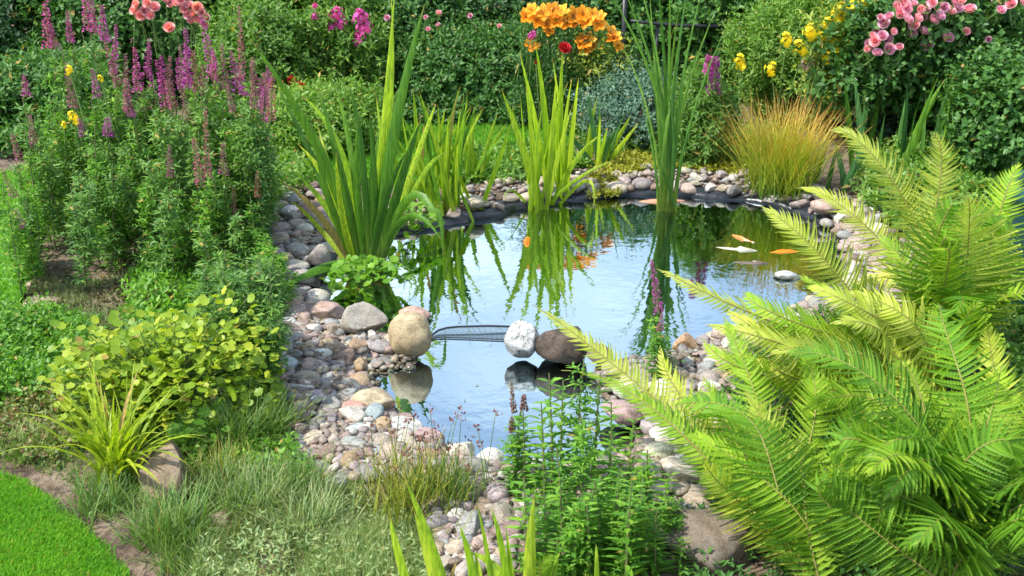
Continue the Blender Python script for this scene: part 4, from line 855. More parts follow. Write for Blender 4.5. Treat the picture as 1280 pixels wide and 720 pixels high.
# ------------------------------------------------------------------ irises and other strap plants
def curve_blades(g, lst, wpx=None, S=9, fold=.22, mi=0, hint=(0, -1, .35)):
    """lst: (x0,y0,Y0, x1,y1,Y1, x2,y2,Y2, width m)"""
    paths, W = [], []
    for a in lst:
        paths.append(bez(P(*a[0:3]), P(*a[3:6]), P(*a[6:9]), S + 1)); W.append(a[9])
    p = np.array(paths); s = np.linspace(0, 1, S + 1); prof = (.75 + .25 * np.clip(s / .3, 0, 1)) * (1 - s ** 2.6 * .97)
    tan = nrmz(np.gradient(p, axis=1)); side = np.cross(tan, np.array(hint) + rng.normal(size=(len(p), 1, 3)) * .18)
    strips(g, p, np.array(W)[:, None] * .5 * prof, side, fold, mi)
def main_iris():
    b = G(455, 338, .0); Y = b[1]; o = thing('iris_clump', 'tall green iris clump standing in the left edge of the pond', 'iris', (b[0], b[1], 0))
    L = [(448, 335, 'g', (405, 200), (312, 48), .052, -.05), (450, 335, 'g', (428, 225), (398, 108), .040, .05), (455, 336, 'g', (440, 200), (420, 110), .030, .1),
         (462, 336, 'g', (452, 190), (436, 108), .030, 0), (468, 336, 'g', (492, 170), (531, 5), .056, -.1), (460, 336, 'l', (480, 150), (494, -20), .026, .12), (464, 336, 'l', (487, 150), (489, -8), .024, .15),
         (472, 336, 'g', (500, 230), (526, 150), .040, -.12), (474, 338, 'g', (508, 272), (552, 300), .034, -.2), (445, 334, 'l', (415, 240), (372, 180), .036, .05),
         (440, 330, 'g', (400, 220), (345, 105), .036, .15), (452, 335, 'l', (430, 200), (378, 120), .034, .2), (456, 334, 'g', (470, 200), (500, 108), .038, .2), (470, 334, 'l', (478, 220), (470, 120), .030, .25),
         (446, 335, 'l', (410, 262), (362, 210), .030, .1), (442, 336, 'g', (400, 270), (350, 225), .032, -.1), (466, 336, 'g', (468, 240), (462, 140), .036, -.05), (476, 334, 'l', (520, 200), (545, 130), .030, .3),
         (450, 334, 'y', (418, 230), (398, 160), .026, .3), (470, 336, 'l', (520, 230), (560, 190), .030, .25), (458, 336, 'g', (448, 250), (446, 150), .034, -.1), (436, 332, 'y', (395, 280), (362, 250), .024, .2),
         (452, 338, 'g', (415, 260), (388, 150), .034, -.08), (462, 338, 'g', (482, 250), (508, 190), .036, -.15), (446, 338, 'l', (428, 270), (420, 190), .03, -.15)]
    for key, mat in (('g', 'iris'), ('l', 'iris_lime'), ('y', 'daylily')):
        g = Geo(); curve_blades(g, [(x, y, Y, m[0], m[1], Y + dy * .5, t[0], t[1], Y + dy, w) for x, y, k, m, t, w, dy in L if k == key])
        if key == 'g':
            # bent leaf lying to the left over the stones
            curve_blades(g, [(448, 328, Y, 405, 335, Y - .18, 352, 360, Y - .38, .062)], hint=(0, -.5, 1))
            # arching leaf drooping to the right
            p1 = bez(P(474, 336, Y), P(508, 250, Y - .1), P(540, 262, Y - .2), 7); p2 = bez(P(540, 262, Y - .2), P(551, 275, Y - .22), P(554, 320, Y - .24), 5)[1:]
            p = np.concatenate([p1, p2])[None]; s = np.linspace(0, 1, p.shape[1]); tan = nrmz(np.gradient(p, axis=1))
            strips(g, p, .017 * (1 - s ** 3 * .95)[None], np.cross(tan, [0, -1, .4]), .2)
        link('leaves', g.mesh('iris_leaves', M[mat], o.location[:]), o)
    g = Geo(); n = 9; q = b + np.column_stack([rng.normal(size=n) * .05, rng.normal(size=n) * .03, np.full(n, .02)])
    blades(g, q, U(0, 6.28, n), U(.15, .4, n), .014, U(.7, 1.2, n), U(.6, 1.6, n), 7, fold=.1); link('dead_leaves', g.mesh('dead_leaves', M['dry'], o.location[:]), o)
    return o
main_iris()
def iris_clump(label, px, py, n, hpx, spread, mat, wd, z=0.0, az0=None, name='iris_clump', mat2=None, cat='iris', bend=.25, seedw=1, rad=.06, leanmax=.45):
    b = G(px, py, z); Y = b[1]; h = hpx / FPX * Y / .95
    o = thing(name, label, cat, b)
    for mt, nn in ((mat, n if not mat2 else int(n * .6)), (mat2, n - int(n * .6))):
        if not mt or nn <= 0: continue
        g = Geo(); q = b + np.column_stack([rng.normal(size=nn) * rad, rng.normal(size=nn) * rad * .7, np.zeros(nn)])
        az = np.where(U(0, 1, nn) < .5, 0, np.pi) + rng.normal(size=nn) * .6; ln = np.abs(rng.normal(size=nn)) * leanmax * .55
        blades(g, q, az, h * U(.55, 1.05, nn), wd * U(.7, 1.15, nn), ln, bend * U(-.3, 1.4, nn), 8, roll=U(1.0, 2.1, nn), fold=.2, neck=.75, tippow=2.6)
        link('leaves', g.mesh('iris_leaves', M[mt], o.location[:]), o)
    return o
iris_clump('lime green iris clump left of the far rim stones', 562, 272, 22, 165, 1, 'iris_lime', .030, mat2='iris', rad=.07, leanmax=.5)
iris_clump('dense lime iris fan behind the tall green iris', 540, 262, 20, 150, 1, 'iris_lime', .028, rad=.08, leanmax=.6)
iris_clump('yellow green iris on the bank beside the far lawn', 590, 226, 12, 90, 1, 'iris_lime', .030, .05, mat2='iris', rad=.04)
iris_clump('lime iris rising from the water, left of the pair', 668, 262, 10, 175, 1, 'iris_lime', .036, rad=.028, leanmax=.35, mat2='iris_lime', bend=.18)
iris_clump('lime iris rising from the water, right of the pair', 700, 250, 9, 190, 1, 'iris_lime', .036, rad=.03, leanmax=.35, bend=.15)
iris_clump('smaller blue green iris behind the right lime iris', 745, 212, 13, 100, 1, 'iris_blue', .032, .05, mat2='iris_lime', rad=.05, leanmax=.55)
iris_clump('upright blue green iris behind the arching fern', 1130, 208, 24, 120, 1, 'iris_blue', .034, .05, mat2='iris', rad=.15, leanmax=.35)
iris_clump('small blue green iris tuft left of the arching fern', 1052, 236, 9, 70, 1, 'iris_blue', .028, .05, rad=.05)
iris_clump('blue green fan of leaves right of the upright iris', 1222, 225, 14, 60, 1, 'iris_blue', .03, .05, rad=.09, leanmax=.9)
# twin leaves bending out of the far irises (named by hand)
o = thing('iris_clump', 'few thin iris leaves bending low over the far water', 'iris', G(700, 250)); g = Geo(); Y = G(690, 258)[1]
curve_blades(g, [(690, 256, Y, 720, 200, Y - .05, 752, 168, Y - .1, .026), (680, 262, Y, 720, 225, Y - .1, 768, 200, Y - .1, .02), (700, 256, Y, 735, 226, Y - .1, 742, 262, Y - .18, .02), (664, 262, Y, 640, 238, Y - .1, 630, 252, Y - .2, .014), (674, 262, Y, 654, 190, Y, 640, 132, Y - .04, .03)], S=10)
link('leaves', g.mesh('iris_leaves', M['iris_lime'], o.location[:]), o)
# foreground iris blades at the bottom
o = thing('iris_clump', 'broad lime iris blades rising from the bottom edge', 'iris', G(590, 760, .05)); g = Geo()
BB = [(530, 800, 500, 700, 488, 648, .022), (570, 800, 545, 700, 505, 596, .026), (560, 800, 535, 700, 518, 640, .020), (600, 790, 592, 720, 574, 655, .026), (620, 790, 612, 710, 596, 628, .015), (640, 790, 630, 700, 614, 634, .020),
      (640, 790, 626, 720, 583, 690, .028), (650, 790, 640, 720, 632, 655, .016), (665, 800, 662, 710, 668, 620, .034), (555, 800, 560, 740, 572, 700, .016), (690, 800, 690, 730, 700, 690, .02), (745, 800, 746, 720, 745, 680, .014), (598, 800, 600, 730, 592, 690, .02)]
curve_blades(g, [(a, b, 1.98, c, d, 2.0, e, f, 2.02, w) for a, b, c, d, e, f, w in BB]); link('leaves', g.mesh('iris_leaves', M['iris_lime'], o.location[:]), o)
# reeds
def reeds():
    b = G(832, 264); Y = b[1]; o = thing('reed_clump', 'very tall narrow reeds rising from the far water out of the top of the frame', 'reeds', b); g = Geo()
    L = [(826, 262, 824, 130, 755, -20, .020), (828, 262, 826, 130, 772, -30, .018), (830, 262, 828, 120, 797, -30, .02), (824, 264, 826, 140, 806, 0, .02), (832, 262, 832, 110, 820, -40, .018), (834, 262, 836, 120, 838, -40, .02),
         (836, 262, 842, 120, 862, -30, .020), (838, 262, 850, 120, 880, -20, .018), (840, 262, 852, 140, 900, 0, .018), (828, 264, 824, 170, 812, 60, .018), (836, 264, 846, 170, 858, 70, .02), (834, 264, 830, 150, 790, 40, .014), (840, 264, 858, 170, 884, 96, .014),
         (822, 264, 818, 200, 800, 120, .014), (838, 264, 838, 150, 852, 30, .018), (826, 264, 832, 170, 846, 90, .02), (832, 264, 843, 190, 834, 110, .02), (830, 264, 812, 150, 780, 60, .013), (844, 262, 864, 150, 910, 30, .013), (828, 262, 836, 120, 850, 0, .016), (832, 264, 822, 130, 812, -10, .016)]
    curve_blades(g, [(a, e, Y, c, d, Y + U(-.08, .08), p, q, Y + U(-.15, .15), w) for a, e, c, d, p, q, w in L], S=10)
    curve_blades(g, [(846, 266, Y, 838, 240, Y - .04, 824, 200, Y - .08, .02)]); link('leaves', g.mesh('reed_leaves', M['reed'], o.location[:]), o)
reeds()
# orange tipped sedge, golden sedge, daylily, grass tufts
def tuft(label, px, py, n, h, w, mat, leanmax=1.1, bend=.7, rad=.05, name='grass_tuft', cat='grass', z=.05, part=None, S=6, roll=0.0, pos=None, minl=.05):
    b = G(px, py, z) if pos is None else pos; g = Geo(); q = b + np.column_stack([rng.normal(size=n) * rad, rng.normal(size=n) * rad, np.full(n, -.01)])
    ln = U(minl, 1, n) ** .8 * leanmax; blades(g, q, U(0, 6.28, n), h * U(.6, 1.1, n), w * U(.7, 1.2, n), ln, bend * U(.2, 1.2, n), S, roll=roll, fold=.2, tippow=2)
    o = link(name, g.mesh(name, M[mat], b), None, b); return tag(o, label, cat)
tuft('orange tipped sedge fountain behind the right rim stones', 974, 238, 900, .47, .0055, 'sedge', .72, .45, .06, 'sedge')
tuft('low golden sedge tuft with brown seed tips on the beach', 520, 634, 330, .17, .005, 'gold_sedge', .8, .4, .055, 'sedge')
tuft('dark upright rushes at the right side of the golden sedge', 566, 628, 130, .17, .0028, 'tuft', .35, .2, .03, 'rush')
tuft('yellow green strap leaved daylily in front of the tall brown rock', 146, 603, 52, .34, .018, 'daylily', .5, 1.5, .018, 'daylily', 'plant', S=9)
tuft('spiky young daylily shoots above the strap leaved one', 146, 590, 30, .30, .011, 'daylily', .5, .7, .02, 'daylily', 'plant', S=8)
# seed heads of rushes
def seedheads(label, px, py, n, h, rad):
    b = G(px, py, .05); g = Geo(); g2 = g
    for i in range(n):
        p0 = b + [rng.normal() * rad, rng.normal() * rad, 0]; t = p0 + [rng.normal() * .04, rng.normal() * .04, h * U(.7, 1.1)]; tube(g, bez(p0, (p0 + t) / 2, t, 4), .0012, 3)
        m = 7; inst(g2, DIAM, np.tile(t, (m, 1)) + rng.normal(size=(m, 3)) * .005, rdir(m, .5), rdir(m), .012, .006, 1)
    tag(link('sedge_flower', g.mesh('stalks', [M['tuft'], M['brownspike']], b), None, b), label, 'plant')
seedheads('brown rush seed heads standing over the golden sedge', 545, 620, 34, .19, .06)
TU = [(300, 560, 260, .20, .004, 'tuft', 'dark green grass tuft at the left margin of the beach'), (335, 545, 160, .17, .004, 'tuft', 'fresh green grass tuft touching the pebble beach'), (285, 630, 260, .15, .0045, 'tuft', 'spreading grass tuft right of the tall brown rock'),
      (215, 680, 260, .17, .0045, 'tuft', 'wide blue green grass tuft in the bottom border'), (130, 640, 160, .13, .004, 'tuft', 'dark grass tuft under the strap leaves'), (280, 610, 220, .14, .004, 'gold_sedge', 'yellowish grass tuft above the reddish tan rock'),
      (370, 625, 200, .15, .004, 'tuft', 'mid green grass tuft below the pebbles'), (320, 640, 240, .14, .004, 'silver', 'grey green grass tuft right of the reddish tan rock'), (60, 560, 160, .10, .003, 'silver', 'small silvery grass tuft near the lawn edge'),
      (250, 560, 160, .13, .005, 'tuft', 'broad bladed grass tuft under the lobed leaves'), (390, 660, 240, .13, .0035, 'silver', 'pale grass tuft in the bottom middle left'), (20, 570, 160, .08, .003, 'tuft', 'short grass tuft on the lawn edge soil')]
for i, (px, py, n, h, w_, mt, lab) in enumerate(TU): tuft(lab, px, py, int(n * 1.5), h, w_, mt, .9, .7, .036)
# fine grey-green mass at the bottom (creeping pinks)
def finemass(name, label, pxpoly, n, h, mat, w_=.0022, cat='ground cover'):
    q = sample_poly(gp(pxpoly), n); z = np.maximum(gz(q[:, 0], q[:, 1]), 0); g = Geo()
    hh = h * (.55 + .45 * np.sin(q[:, 0] * 14) * np.sin(q[:, 1] * 12 + 1))
    blades(g, np.column_stack([q, z]), U(0, 6.28, n), hh * U(.5, 1.3, n), w_ * U(.7, 1.5, n), U(0, .9, n), U(-.3, 1.2, n), 3, roll=U(0, 3, n), fold=.15)
    return tag(link(name, g.mesh(name, M[mat])), label, cat, kind='stuff')
finemass('creeping_foliage', 'fine grey green tangled foliage along the bottom of the border', [(255, 690), (300, 650), (380, 615), (440, 600), (500, 640), (540, 660), (560, 740), (560, 800), (200, 800)], 15000, .085, 'silver')
finemass('fresh_grass', 'fresh green grass growing through the grey green foliage', [(200, 640), (330, 600), (440, 610), (540, 680), (540, 800), (200, 800)], 3800, .10, 'tuft')
carpet('creeping_foliage', 'small leaved greenery mixed into the fine tangled foliage', [(255, 700), (330, 655), (440, 618), (500, 650), (540, 740), (540, 800), (220, 800)], 700, .06, 'silver', .018, .006)
finemass('border_grass', 'thin grassy weeds at the edge of the near lawn', [(-40, 470), (60, 470), (200, 600), (260, 700), (250, 760), (205, 720), (170, 660), (100, 610), (-40, 560)], 5000, .055, 'tuft')
finemass('thyme', 'grey green creeping thyme spreading over the dry soil', [(50, 350), (260, 348), (260, 400), (180, 430), (55, 425)], 6000, .055, 'silver')
carpet('low_leaves', 'low leaves closing the gap between loosestrife and lobed plant', [(165, 345), (345, 340), (345, 430), (160, 425)], 900, .07, 'willow_b', .03, .012)
finemass('dry_stems', 'dry brown stalks and litter under the loosestrife', [(55, 350), (250, 345), (250, 400), (170, 425), (55, 420)], 2500, .05, 'dry', .003, 'litter')
carpet('dry_litter', 'dead curled leaves on the soil below the loosestrife', [(55, 345), (330, 345), (340, 400), (170, 425), (55, 420)], 450, .02, 'dry', .02, .012)
carpet('low_greenery', 'low bright green ground cover by the left lawn', [(-80, 390), (60, 392), (115, 420), (130, 470), (80, 500), (-80, 520)], 2600, .10, 'willow_b', .022, .012)
carpet('border_leaves', 'tiny red and green leaves in front of the ground cover', [(-60, 480), (90, 490), (120, 560), (70, 590), (-60, 560)], 900, .05, 'redleaf', .014, .010)
carpet('under_leaves', 'green weeds filling the gaps between the grass tufts', [(240, 560), (350, 540), (400, 620), (300, 650), (250, 640)], 900, .06, 'willow_b', .018, .010)
carpet('fern_floor', 'dark green leaves on the shaded soil under the ferns', [(860, 640), (960, 560), (1100, 520), (1350, 480), (1400, 800), (860, 800)], 1600, .06, 'sh_mid', .022, .010)
carpet('bank_greenery', 'small leaves between the stones and the front fern', [(925, 440), (1010, 400), (1080, 400), (1080, 560), (900, 600), (900, 520)], 900, .08, 'sh_mid', .022, .010)
carpet('right_bed_leaves', 'green leaves covering the bed behind the right hand ferns', [(1110, 290), (1060, 240), (1100, 190), (1400, 190), (1500, 620), (1240, 560), (1190, 340)], 4200, .12, 'sh_light', .035, .02)
carpet('left_bed_leaves', 'leafy weeds between the loosestrife and the back shrubs', [(60, 215), (340, 200), (400, 232), (345, 262), (300, 290), (60, 300)], 2400, .14, 'sh_light', .035, .018)
carpet('mantle_floor', 'green leaves on the soil under the lobed plant', [(100, 430), (330, 410), (350, 520), (250, 560), (110, 520)], 1200, .08, 'willow', .03, .02)
# lobed lady's mantle clump
def mantle(label, px, py, wx, n, h, mat, Lf, name='lobed_plant', wy=.6, am=.12):
    b = G(px, py, .05); o = thing(name, label, 'plant', b); r = wx / FPX * b[1] / 2
    d = rdir(n, .35); d[:, 2] = np.abs(d[:, 2]); p = b + d * [r, r * wy, h] * (U(.6, 1.05, n) * bumpy(d, n, am))[:, None] ; L = Lf * U(.6, 1.15, n)
    dr = nrmz(d * [1, 1, .15] + rng.normal(size=(n, 3)) * .35); nm = nrmz(d * .6 + [0, -.25, .9] + rng.normal(size=(n, 3)) * .45)
    g = Geo(); inst(g, LOBED, p, dr, nm, L, L * 1.05); link('leaves', g.mesh('lobed_leaves', M[mat], b), o)
    g = Geo()
    for i in range(0, n, 5): tube(g, bez(b + [U(-.03, .03), 0, 0], (b + p[i]) / 2 + [0, 0, .03], p[i], 4), .0015, 3)
    link('stem', g.mesh('stalks', M['stemg'], b), o)
mantle('yellow green lobed leaved plant in the left border', 212, 522, 290, 2300, .29, 'mantle', .029, am=.28)
mantle('small lobed leaved plant left of the yellow green one', 120, 480, 110, 160, .13, 'mantle', .042)
mantle('green rounded leaves at the foot of the tall brown rock', 262, 560, 90, 90, .10, 'cress', .042)
mantle('orange tinged lobed leaves touching the pebble beach', 325, 490, 60, 90, .14, 'mantle', .036)
mantle('watercress around the foot of the tall green iris', 455, 352, 110, 190, .085, 'cress', .036, 'watercress', .8)
mantle('fresh green leaves behind the foot of the tall iris', 512, 285, 70, 90, .12, 'cress', .040, 'watercress', .8)

# ------------------------------------------------------------------ loosestrife
def stem_mesh(h, mat, seed, Ll=.062, Wl=.013, side=True, gap=.032, bare=.08):
    r = np.random.default_rng(seed); g = Geo(); n = int((h - bare) / gap); ben = r.uniform(-.05, .05, 2) * h
    path = lambda s: np.column_stack([ben[0] * s ** 2, ben[1] * s ** 2, h * s]); tube(g, path(np.linspace(0, 1, 8)), np.linspace(.0042, .0018, 8), 5, 1)
    s = (bare + np.arange(n) * gap) / h; p = path(s); az = np.arange(n) * 1.57 + r.uniform(-.3, .3, n); sz = (1.1 - .65 * s)
    for k in (0, np.pi):
        d = np.stack([np.cos(az + k), np.sin(az + k), np.full(n, .35)], 1) + r.normal(size=(n, 3)) * .12
        inst(g, LANCE, p, d, np.array([[0, 0, 1.0]]) + r.normal(size=(n, 3)) * .25, Ll * sz * r.uniform(.8, 1.2, n), Wl * (sz * .5 + .5))
    if side:
        m = n * 2; ss_ = r.uniform(.12, .92, m); p = path(ss_); az = r.uniform(0, 6.28, m); d = np.stack([np.cos(az), np.sin(az), np.full(m, .9)], 1)
        ln = .11 * (1.1 - .8 * ss_); shoots(g, p, d, ln, 8, Ll * .5, Wl * .7, DIAM, 0, s0=.15)
    return g.mesh('leafy_stem', [mat, M['stem']])
def spike_mesh(L, r, mat, seed):
    rr = np.random.default_rng(seed); g = Geo(); n = int(L * 1150); s = rr.uniform(0, 1, n); wh = np.round(s * L / .011) * .011 / L; s = np.clip(wh + rr.normal(size=n) * .006, 0, 1)
    az = rr.uniform(0, 6.28, n); rad = r * 1.0 * (1 - .72 * s) * rr.uniform(.45, 1.05, n); p = np.stack([rad * np.cos(az), rad * np.sin(az), s * L], 1)
    d = np.stack([np.cos(az), np.sin(az), rr.uniform(-.1, .9, n)], 1); inst(g, (np.array([[0, 0, 0], [.5, .42, .1], [1, 0, 0], [.5, -.42, .1]]), [np.array([[0, 2, 1], [0, 3, 2]])]), p, d, nrmz(rr.normal(size=(n, 3)) + [0, 0, 1]), .0115 * (1 - .45 * s), .0115 * (1 - .4 * s))
    tube(g, [(0, 0, 0), (0, 0, L * 1.02)], [.003, .001], 4, 1); return g.mesh('flower_spike', [mat, M['faded'] if mat is M['purple'] else M['stem']])
SPK = {'p': [spike_mesh(.2, .019, M['purple'], i) for i in range(3)], 'f': [spike_mesh(.2, .015, M['faded'], 10 + i) for i in range(3)], 'b': [spike_mesh(.16, .008, M['brownspike'], 20 + i) for i in range(2)]}
STM = {m: [stem_mesh(.8, M[m], 50 + i, .072 if m == 'willow' else .062, .015) for i in range(6)] for m in ('willow', 'willow_b')}
STM['fg'] = [stem_mesh(.42, M['willow_b'], 80 + i, .070, .0165, False, .017, .02) for i in range(6)]
HS = {'fg': .42}
def stalk(parent, base, top, kind=None, spl=.2, mat='willow', seed=0, bloomw=1.0, cut=True):
    """leafy stem from base to (top - spike)"""
    base, top = np.array(base, float), np.array(top, float); h = top[2] - base[2]; hs = h - (spl * .85 if kind else 0); k = max(hs, .1) / HS.get(mat, .8)
    o = link('leafy_stem', STM[mat][seed % 6], parent, base - np.array(parent.location), U(0, 6.28)); o.scale = (k ** .3, k ** .3, k)
    hor = top[:2] - base[:2]; o.rotation_euler = (math.atan2(-hor[1], h) * 1.0, math.atan2(hor[0], h), 0)
    if kind:
        f = hs / h; q = base + (top - base) * f; sp = link('flower_spike', SPK[kind][seed % len(SPK[kind])], parent, q - np.array(parent.location)); s = spl / .2
        wv = bloomw * U(.75, 1.1); sp.scale = (wv, wv, s); sp.rotation_euler = (math.atan2(-hor[1], h), math.atan2(hor[0], h) + U(-.09, .09), 0)
# (tip x, tip y, length px, kind, depth)
SP = [(58, -4, 70, 'p', 4.7), (64, 30, 34, 'p', 4.7), (85, 20, 36, 'p', 4.8), (104, -6, 48, 'p', 4.8), (113, -8, 55, 'p', 4.7), (127, 14, 42, 'p', 4.6), (143, 40, 58, 'p', 4.5), (137, 62, 52, 'f', 4.5), (82, 88, 52, 'f', 4.4), (118, 92, 34, 'p', 4.4), (30, 98, 26, 'p', 4.4),
      (160, 76, 50, 'f', 4.6), (170, 68, 52, 'p', 4.5), (183, 56, 46, 'p', 4.6), (158, 118, 32, 'p', 4.2), (199, 84, 56, 'p', 4.5), (206, 88, 50, 'f', 4.5), (214, 78, 46, 'f', 4.6), (230, 46, 66, 'p', 4.5), (236, 66, 52, 'p', 4.4), (243, 72, 50, 'f', 4.4),
      (258, 32, 62, 'p', 4.5), (266, 70, 34, 'p', 4.4), (279, 64, 52, 'f', 4.4), (297, 22, 78, 'f', 4.5), (294, 72, 50, 'p', 4.4), (316, 86, 56, 'f', 4.2), (333, 98, 46, 'f', 4.3), (343, 100, 58, 'f', 4.2), (254, 148, 84, 'f', 3.95), (248, 182, 60, 'f', 3.9),
      (214, 188, 40, 'f', 4.0), (276, 184, 40, 'f', 4.0), (41, 150, 38, 'f', 4.2), (19, 172, 32, 'f', 4.3), (7, 216, 36, 'f', 4.0), (18, 264, 26, 'p', 3.8), (100, 150, 24, 'p', 4.2), (136, 150, 24, 'p', 4.2), (323, 212, 40, 'b', 3.9), (292, 230, 50, 'b', 3.95), (224, 64, 40, 'f', 4.7), (192, 92, 50, 'p', 4.6), (286, 110, 34, 'f', 4.3), (150, 96, 30, 'f', 4.7)] + [(U(150, 345), U(72, 118), U(34, 52), 'pf'[i % 2], U(4.2, 4.8)) for i in range(16)]
CL = [('loosestrife clump at the far left rising highest against the dark shrub', 30, 90), ('loosestrife clump with tall purple spikes near the left lawn', 90, 130), ('loosestrife clump with crowded purple spikes left of middle', 130, 185),
      ('loosestrife clump in the thick of the purple spikes', 185, 225), ('loosestrife clump under the salmon roses', 225, 262), ('loosestrife clump with faded spikes beside the iris', 262, 305), ('loosestrife clump with brownish spikes nearest the iris leaves', 305, 360)]
loos = []
for lab, a, b in CL:
    c = (a + b) / 2; loos.append((a, b, thing('purple_loosestrife', lab, 'plant', (P(c, 250, 4.35)[0], 4.35, .04), 'purple loosestrife clumps left of the pond')))
loos.append((-5, 30, thing('purple_loosestrife', 'thin loosestrife stems standing alone in front of the side lawn', 'plant', (P(15, 280, 4.1)[0], 4.1, .04), 'purple loosestrife clumps left of the pond')))
def own(px):
    for a, b, t in loos:
        if a <= px < b: return t
    return loos[0][2]
for i, (px, py, l, k, Y_) in enumerate(SP):
    top = P(px, py, Y_); bx = top[0] + U(-.12, .12); t = own(px)
    if px > 60: bx = np.clip(bx, P(62, 300, Y_)[0], P(325, 300, Y_)[0])
    stalk(t, (bx, Y_ - .05, .04), top, k, l * Y_ / FPX * 1.05, 'willow' if i % 3 else 'willow_b', i)
for i in range(82):     # flowerless stems filling the clumps
    px = U(62, 334); Y_ = U(3.8, 4.8); h = U(.35, .68) * (0.8 if px > 290 or px < 90 else 1); b = np.array([P(px, 300, Y_)[0], Y_, .04])
    if Y_ < 4.1: h *= .75
    stalk(own(px), b, b + [U(-.11, .11), U(-.08, .06), h], None, 0, 'willow' if U(0, 1) < .55 else 'willow_b', i)
for i in range(7):
    Y_ = U(3.7, 4.2); b = np.array([P(U(0, 45), 300, Y_)[0], Y_, .05]); stalk(loos[-1][2], b, b + [0, 0, U(.2, .4)], None, 0, 'willow_b', i)
# dark willow-leaved plant in front of the lobed leaves
dk = thing('young_loosestrife', 'dark green bushy loosestrife without flowers, behind the lobed leaves', 'plant', G(285, 500, .05))
for i in range(24):
    b = G(U(280, 345), U(420, 510), .05); tp = b + [U(-.07, .07), U(-.05, .05), U(.26, .42)]; stalk(dk, b, tp, None, 0, 'willow', i)
for (px, py) in ((262, 330), (278, 310), (300, 345), (250, 360), (315, 372), (288, 350)):
    b = G(px + U(-10, 10), 470, .05); stalk(dk, b, P(px, py, b[1] + .02), None, 0, 'willow', int(px))
mid = thing('young_loosestrife', 'thin grey green stems at the edge of the stony bank', 'plant', G(345, 390, .05))
for i in range(9):
    b = G(U(318, 352), U(370, 410), .05); stalk(mid, b, b + [U(-.02, .06), U(-.03, .03), U(.14, .26)], None, 0, 'willow_b', i)
# foreground stems right of the beach
fg = thing('green_loosestrife', 'tall leafy green stems in front of the lower pool', 'plant', G(740, 720, .05))
FS = [(642, 475, 655, 690, 'b', 2.45, 60), (655, 492, 660, 690, 'b', 2.42, 30), (640, 520, 650, 690, 'b', 2.42, 30), (690, 462, 705, 700, None, 2.4, 0), (700, 478, 712, 690, None, 2.45, 0), (720, 452, 728, 700, None, 2.4, 0), (745, 462, 748, 700, None, 2.42, 0), (765, 500, 768, 710, None, 2.38, 0), (785, 520, 790, 720, None, 2.35, 0),
      (680, 500, 690, 700, None, 2.35, 0), (735, 520, 740, 730, None, 2.25, 0), (705, 560, 700, 730, None, 2.2, 0), (770, 580, 775, 740, None, 2.15, 0), (810, 560, 805, 730, None, 2.3, 0), (830, 590, 830, 740, None, 2.25, 0), (845, 620, 840, 750, None, 2.2, 0), (800, 600, 800, 760, None, 2.12, 0),
      (752, 600, 758, 760, None, 2.12, 0), (668, 560, 675, 700, None, 2.4, 0), (820, 650, 820, 780, None, 2.1, 0), (780, 640, 785, 780, None, 2.1, 0), (735, 620, 735, 780, None, 2.1, 0), (850, 680, 850, 780, None, 2.1, 0), (695, 600, 690, 720, None, 2.3, 0), (760, 540, 765, 720, None, 2.3, 0), (792, 580, 796, 720, None, 2.28, 0)]
for i in range(34):
    tx = U(655, 835); FS.append((tx, U(590, 690) + (tx > 800) * 15, tx + U(-12, 12), 780, None, U(2.05, 2.35), 0))
for i, (tx, ty, bx, by, k, Y_, l) in enumerate(FS):
    b = P(bx, by, Y_ - .02); b[0] = P(tx, ty, Y_)[0] * .8 + b[0] * .2; b[2] = .04; stalk(fg, b, P(tx, ty, Y_), k, l * Y_ / FPX, 'fg' if i % 5 else 'willow_b', i, .8)
sp = thing('purple_loosestrife', 'single magenta loosestrife spike standing before the reed reflections', 'plant', G(835, 470, .04))
b = G(836, 470, .04); stalk(sp, b, P(816, 335, b[1]), 'p', 78 * b[1] / FPX, 'willow_b', 3, .8)
b = G(822, 480, .04); stalk(sp, b, P(826, 395, b[1]), 'f', 26 * b[1] / FPX, 'willow_b', 4, .7)
# yellow specks of flowers in the loosestrife
yf = thing('yellow_flower', 'few small yellow flowers glowing among the loosestrife', 'flower', (P(90, 150, 4.4)[0], 4.4, .04))
flower_stems(yf, [bloom(yf, px, py, 4.35, 'yellow', s) for px, py, s in ((87, 88, .4), (92, 146, .5), (96, 152, .4), (80, 156, .3), (126, 98, .3))], drop=.5)

# ------------------------------------------------------------------ ferns
K = 13
def pinna_template(CUR):
    V, F = [], []; prof = lambda s: (0.5 * (1 - s ** 1.7) * (0.85 + .15 * min(1, s * 6)))
    for i in range(K + 1): s = i / K; V.append((s, CUR * s * s, -.02 - .10 * s * s))
    for i in range(K):
        s0, s1 = i / K, (i + 1) / K
        for sg in (1, -1):
            a = prof(s0 + .02); b = len(V); z = -.10 * s0 * s0
            cu = CUR * s0 * s0; V += [(s0 + .01, cu + sg * a * .72, z + .02), (s0 + .06, cu + sg * a * 1.02, z + .012), (s1 + .0, cu + sg * a * .66, z + .02)]
            f1 = (i, b, b + 2, i + 1) if sg < 0 else (i, i + 1, b + 2, b); F.append(f1)
            F.append((b, b + 1, b + 2, b + 2) if sg < 0 else (b, b + 2, b + 1, b + 1))
    V = np.array(V, float); q = np.array([f for f in F if f[2] != f[3]]); t = np.array([f[:3] for f in F if f[2] == f[3]]); return V, [q, t]
PIN = {1: pinna_template(.9), -1: pinna_template(-.9)}
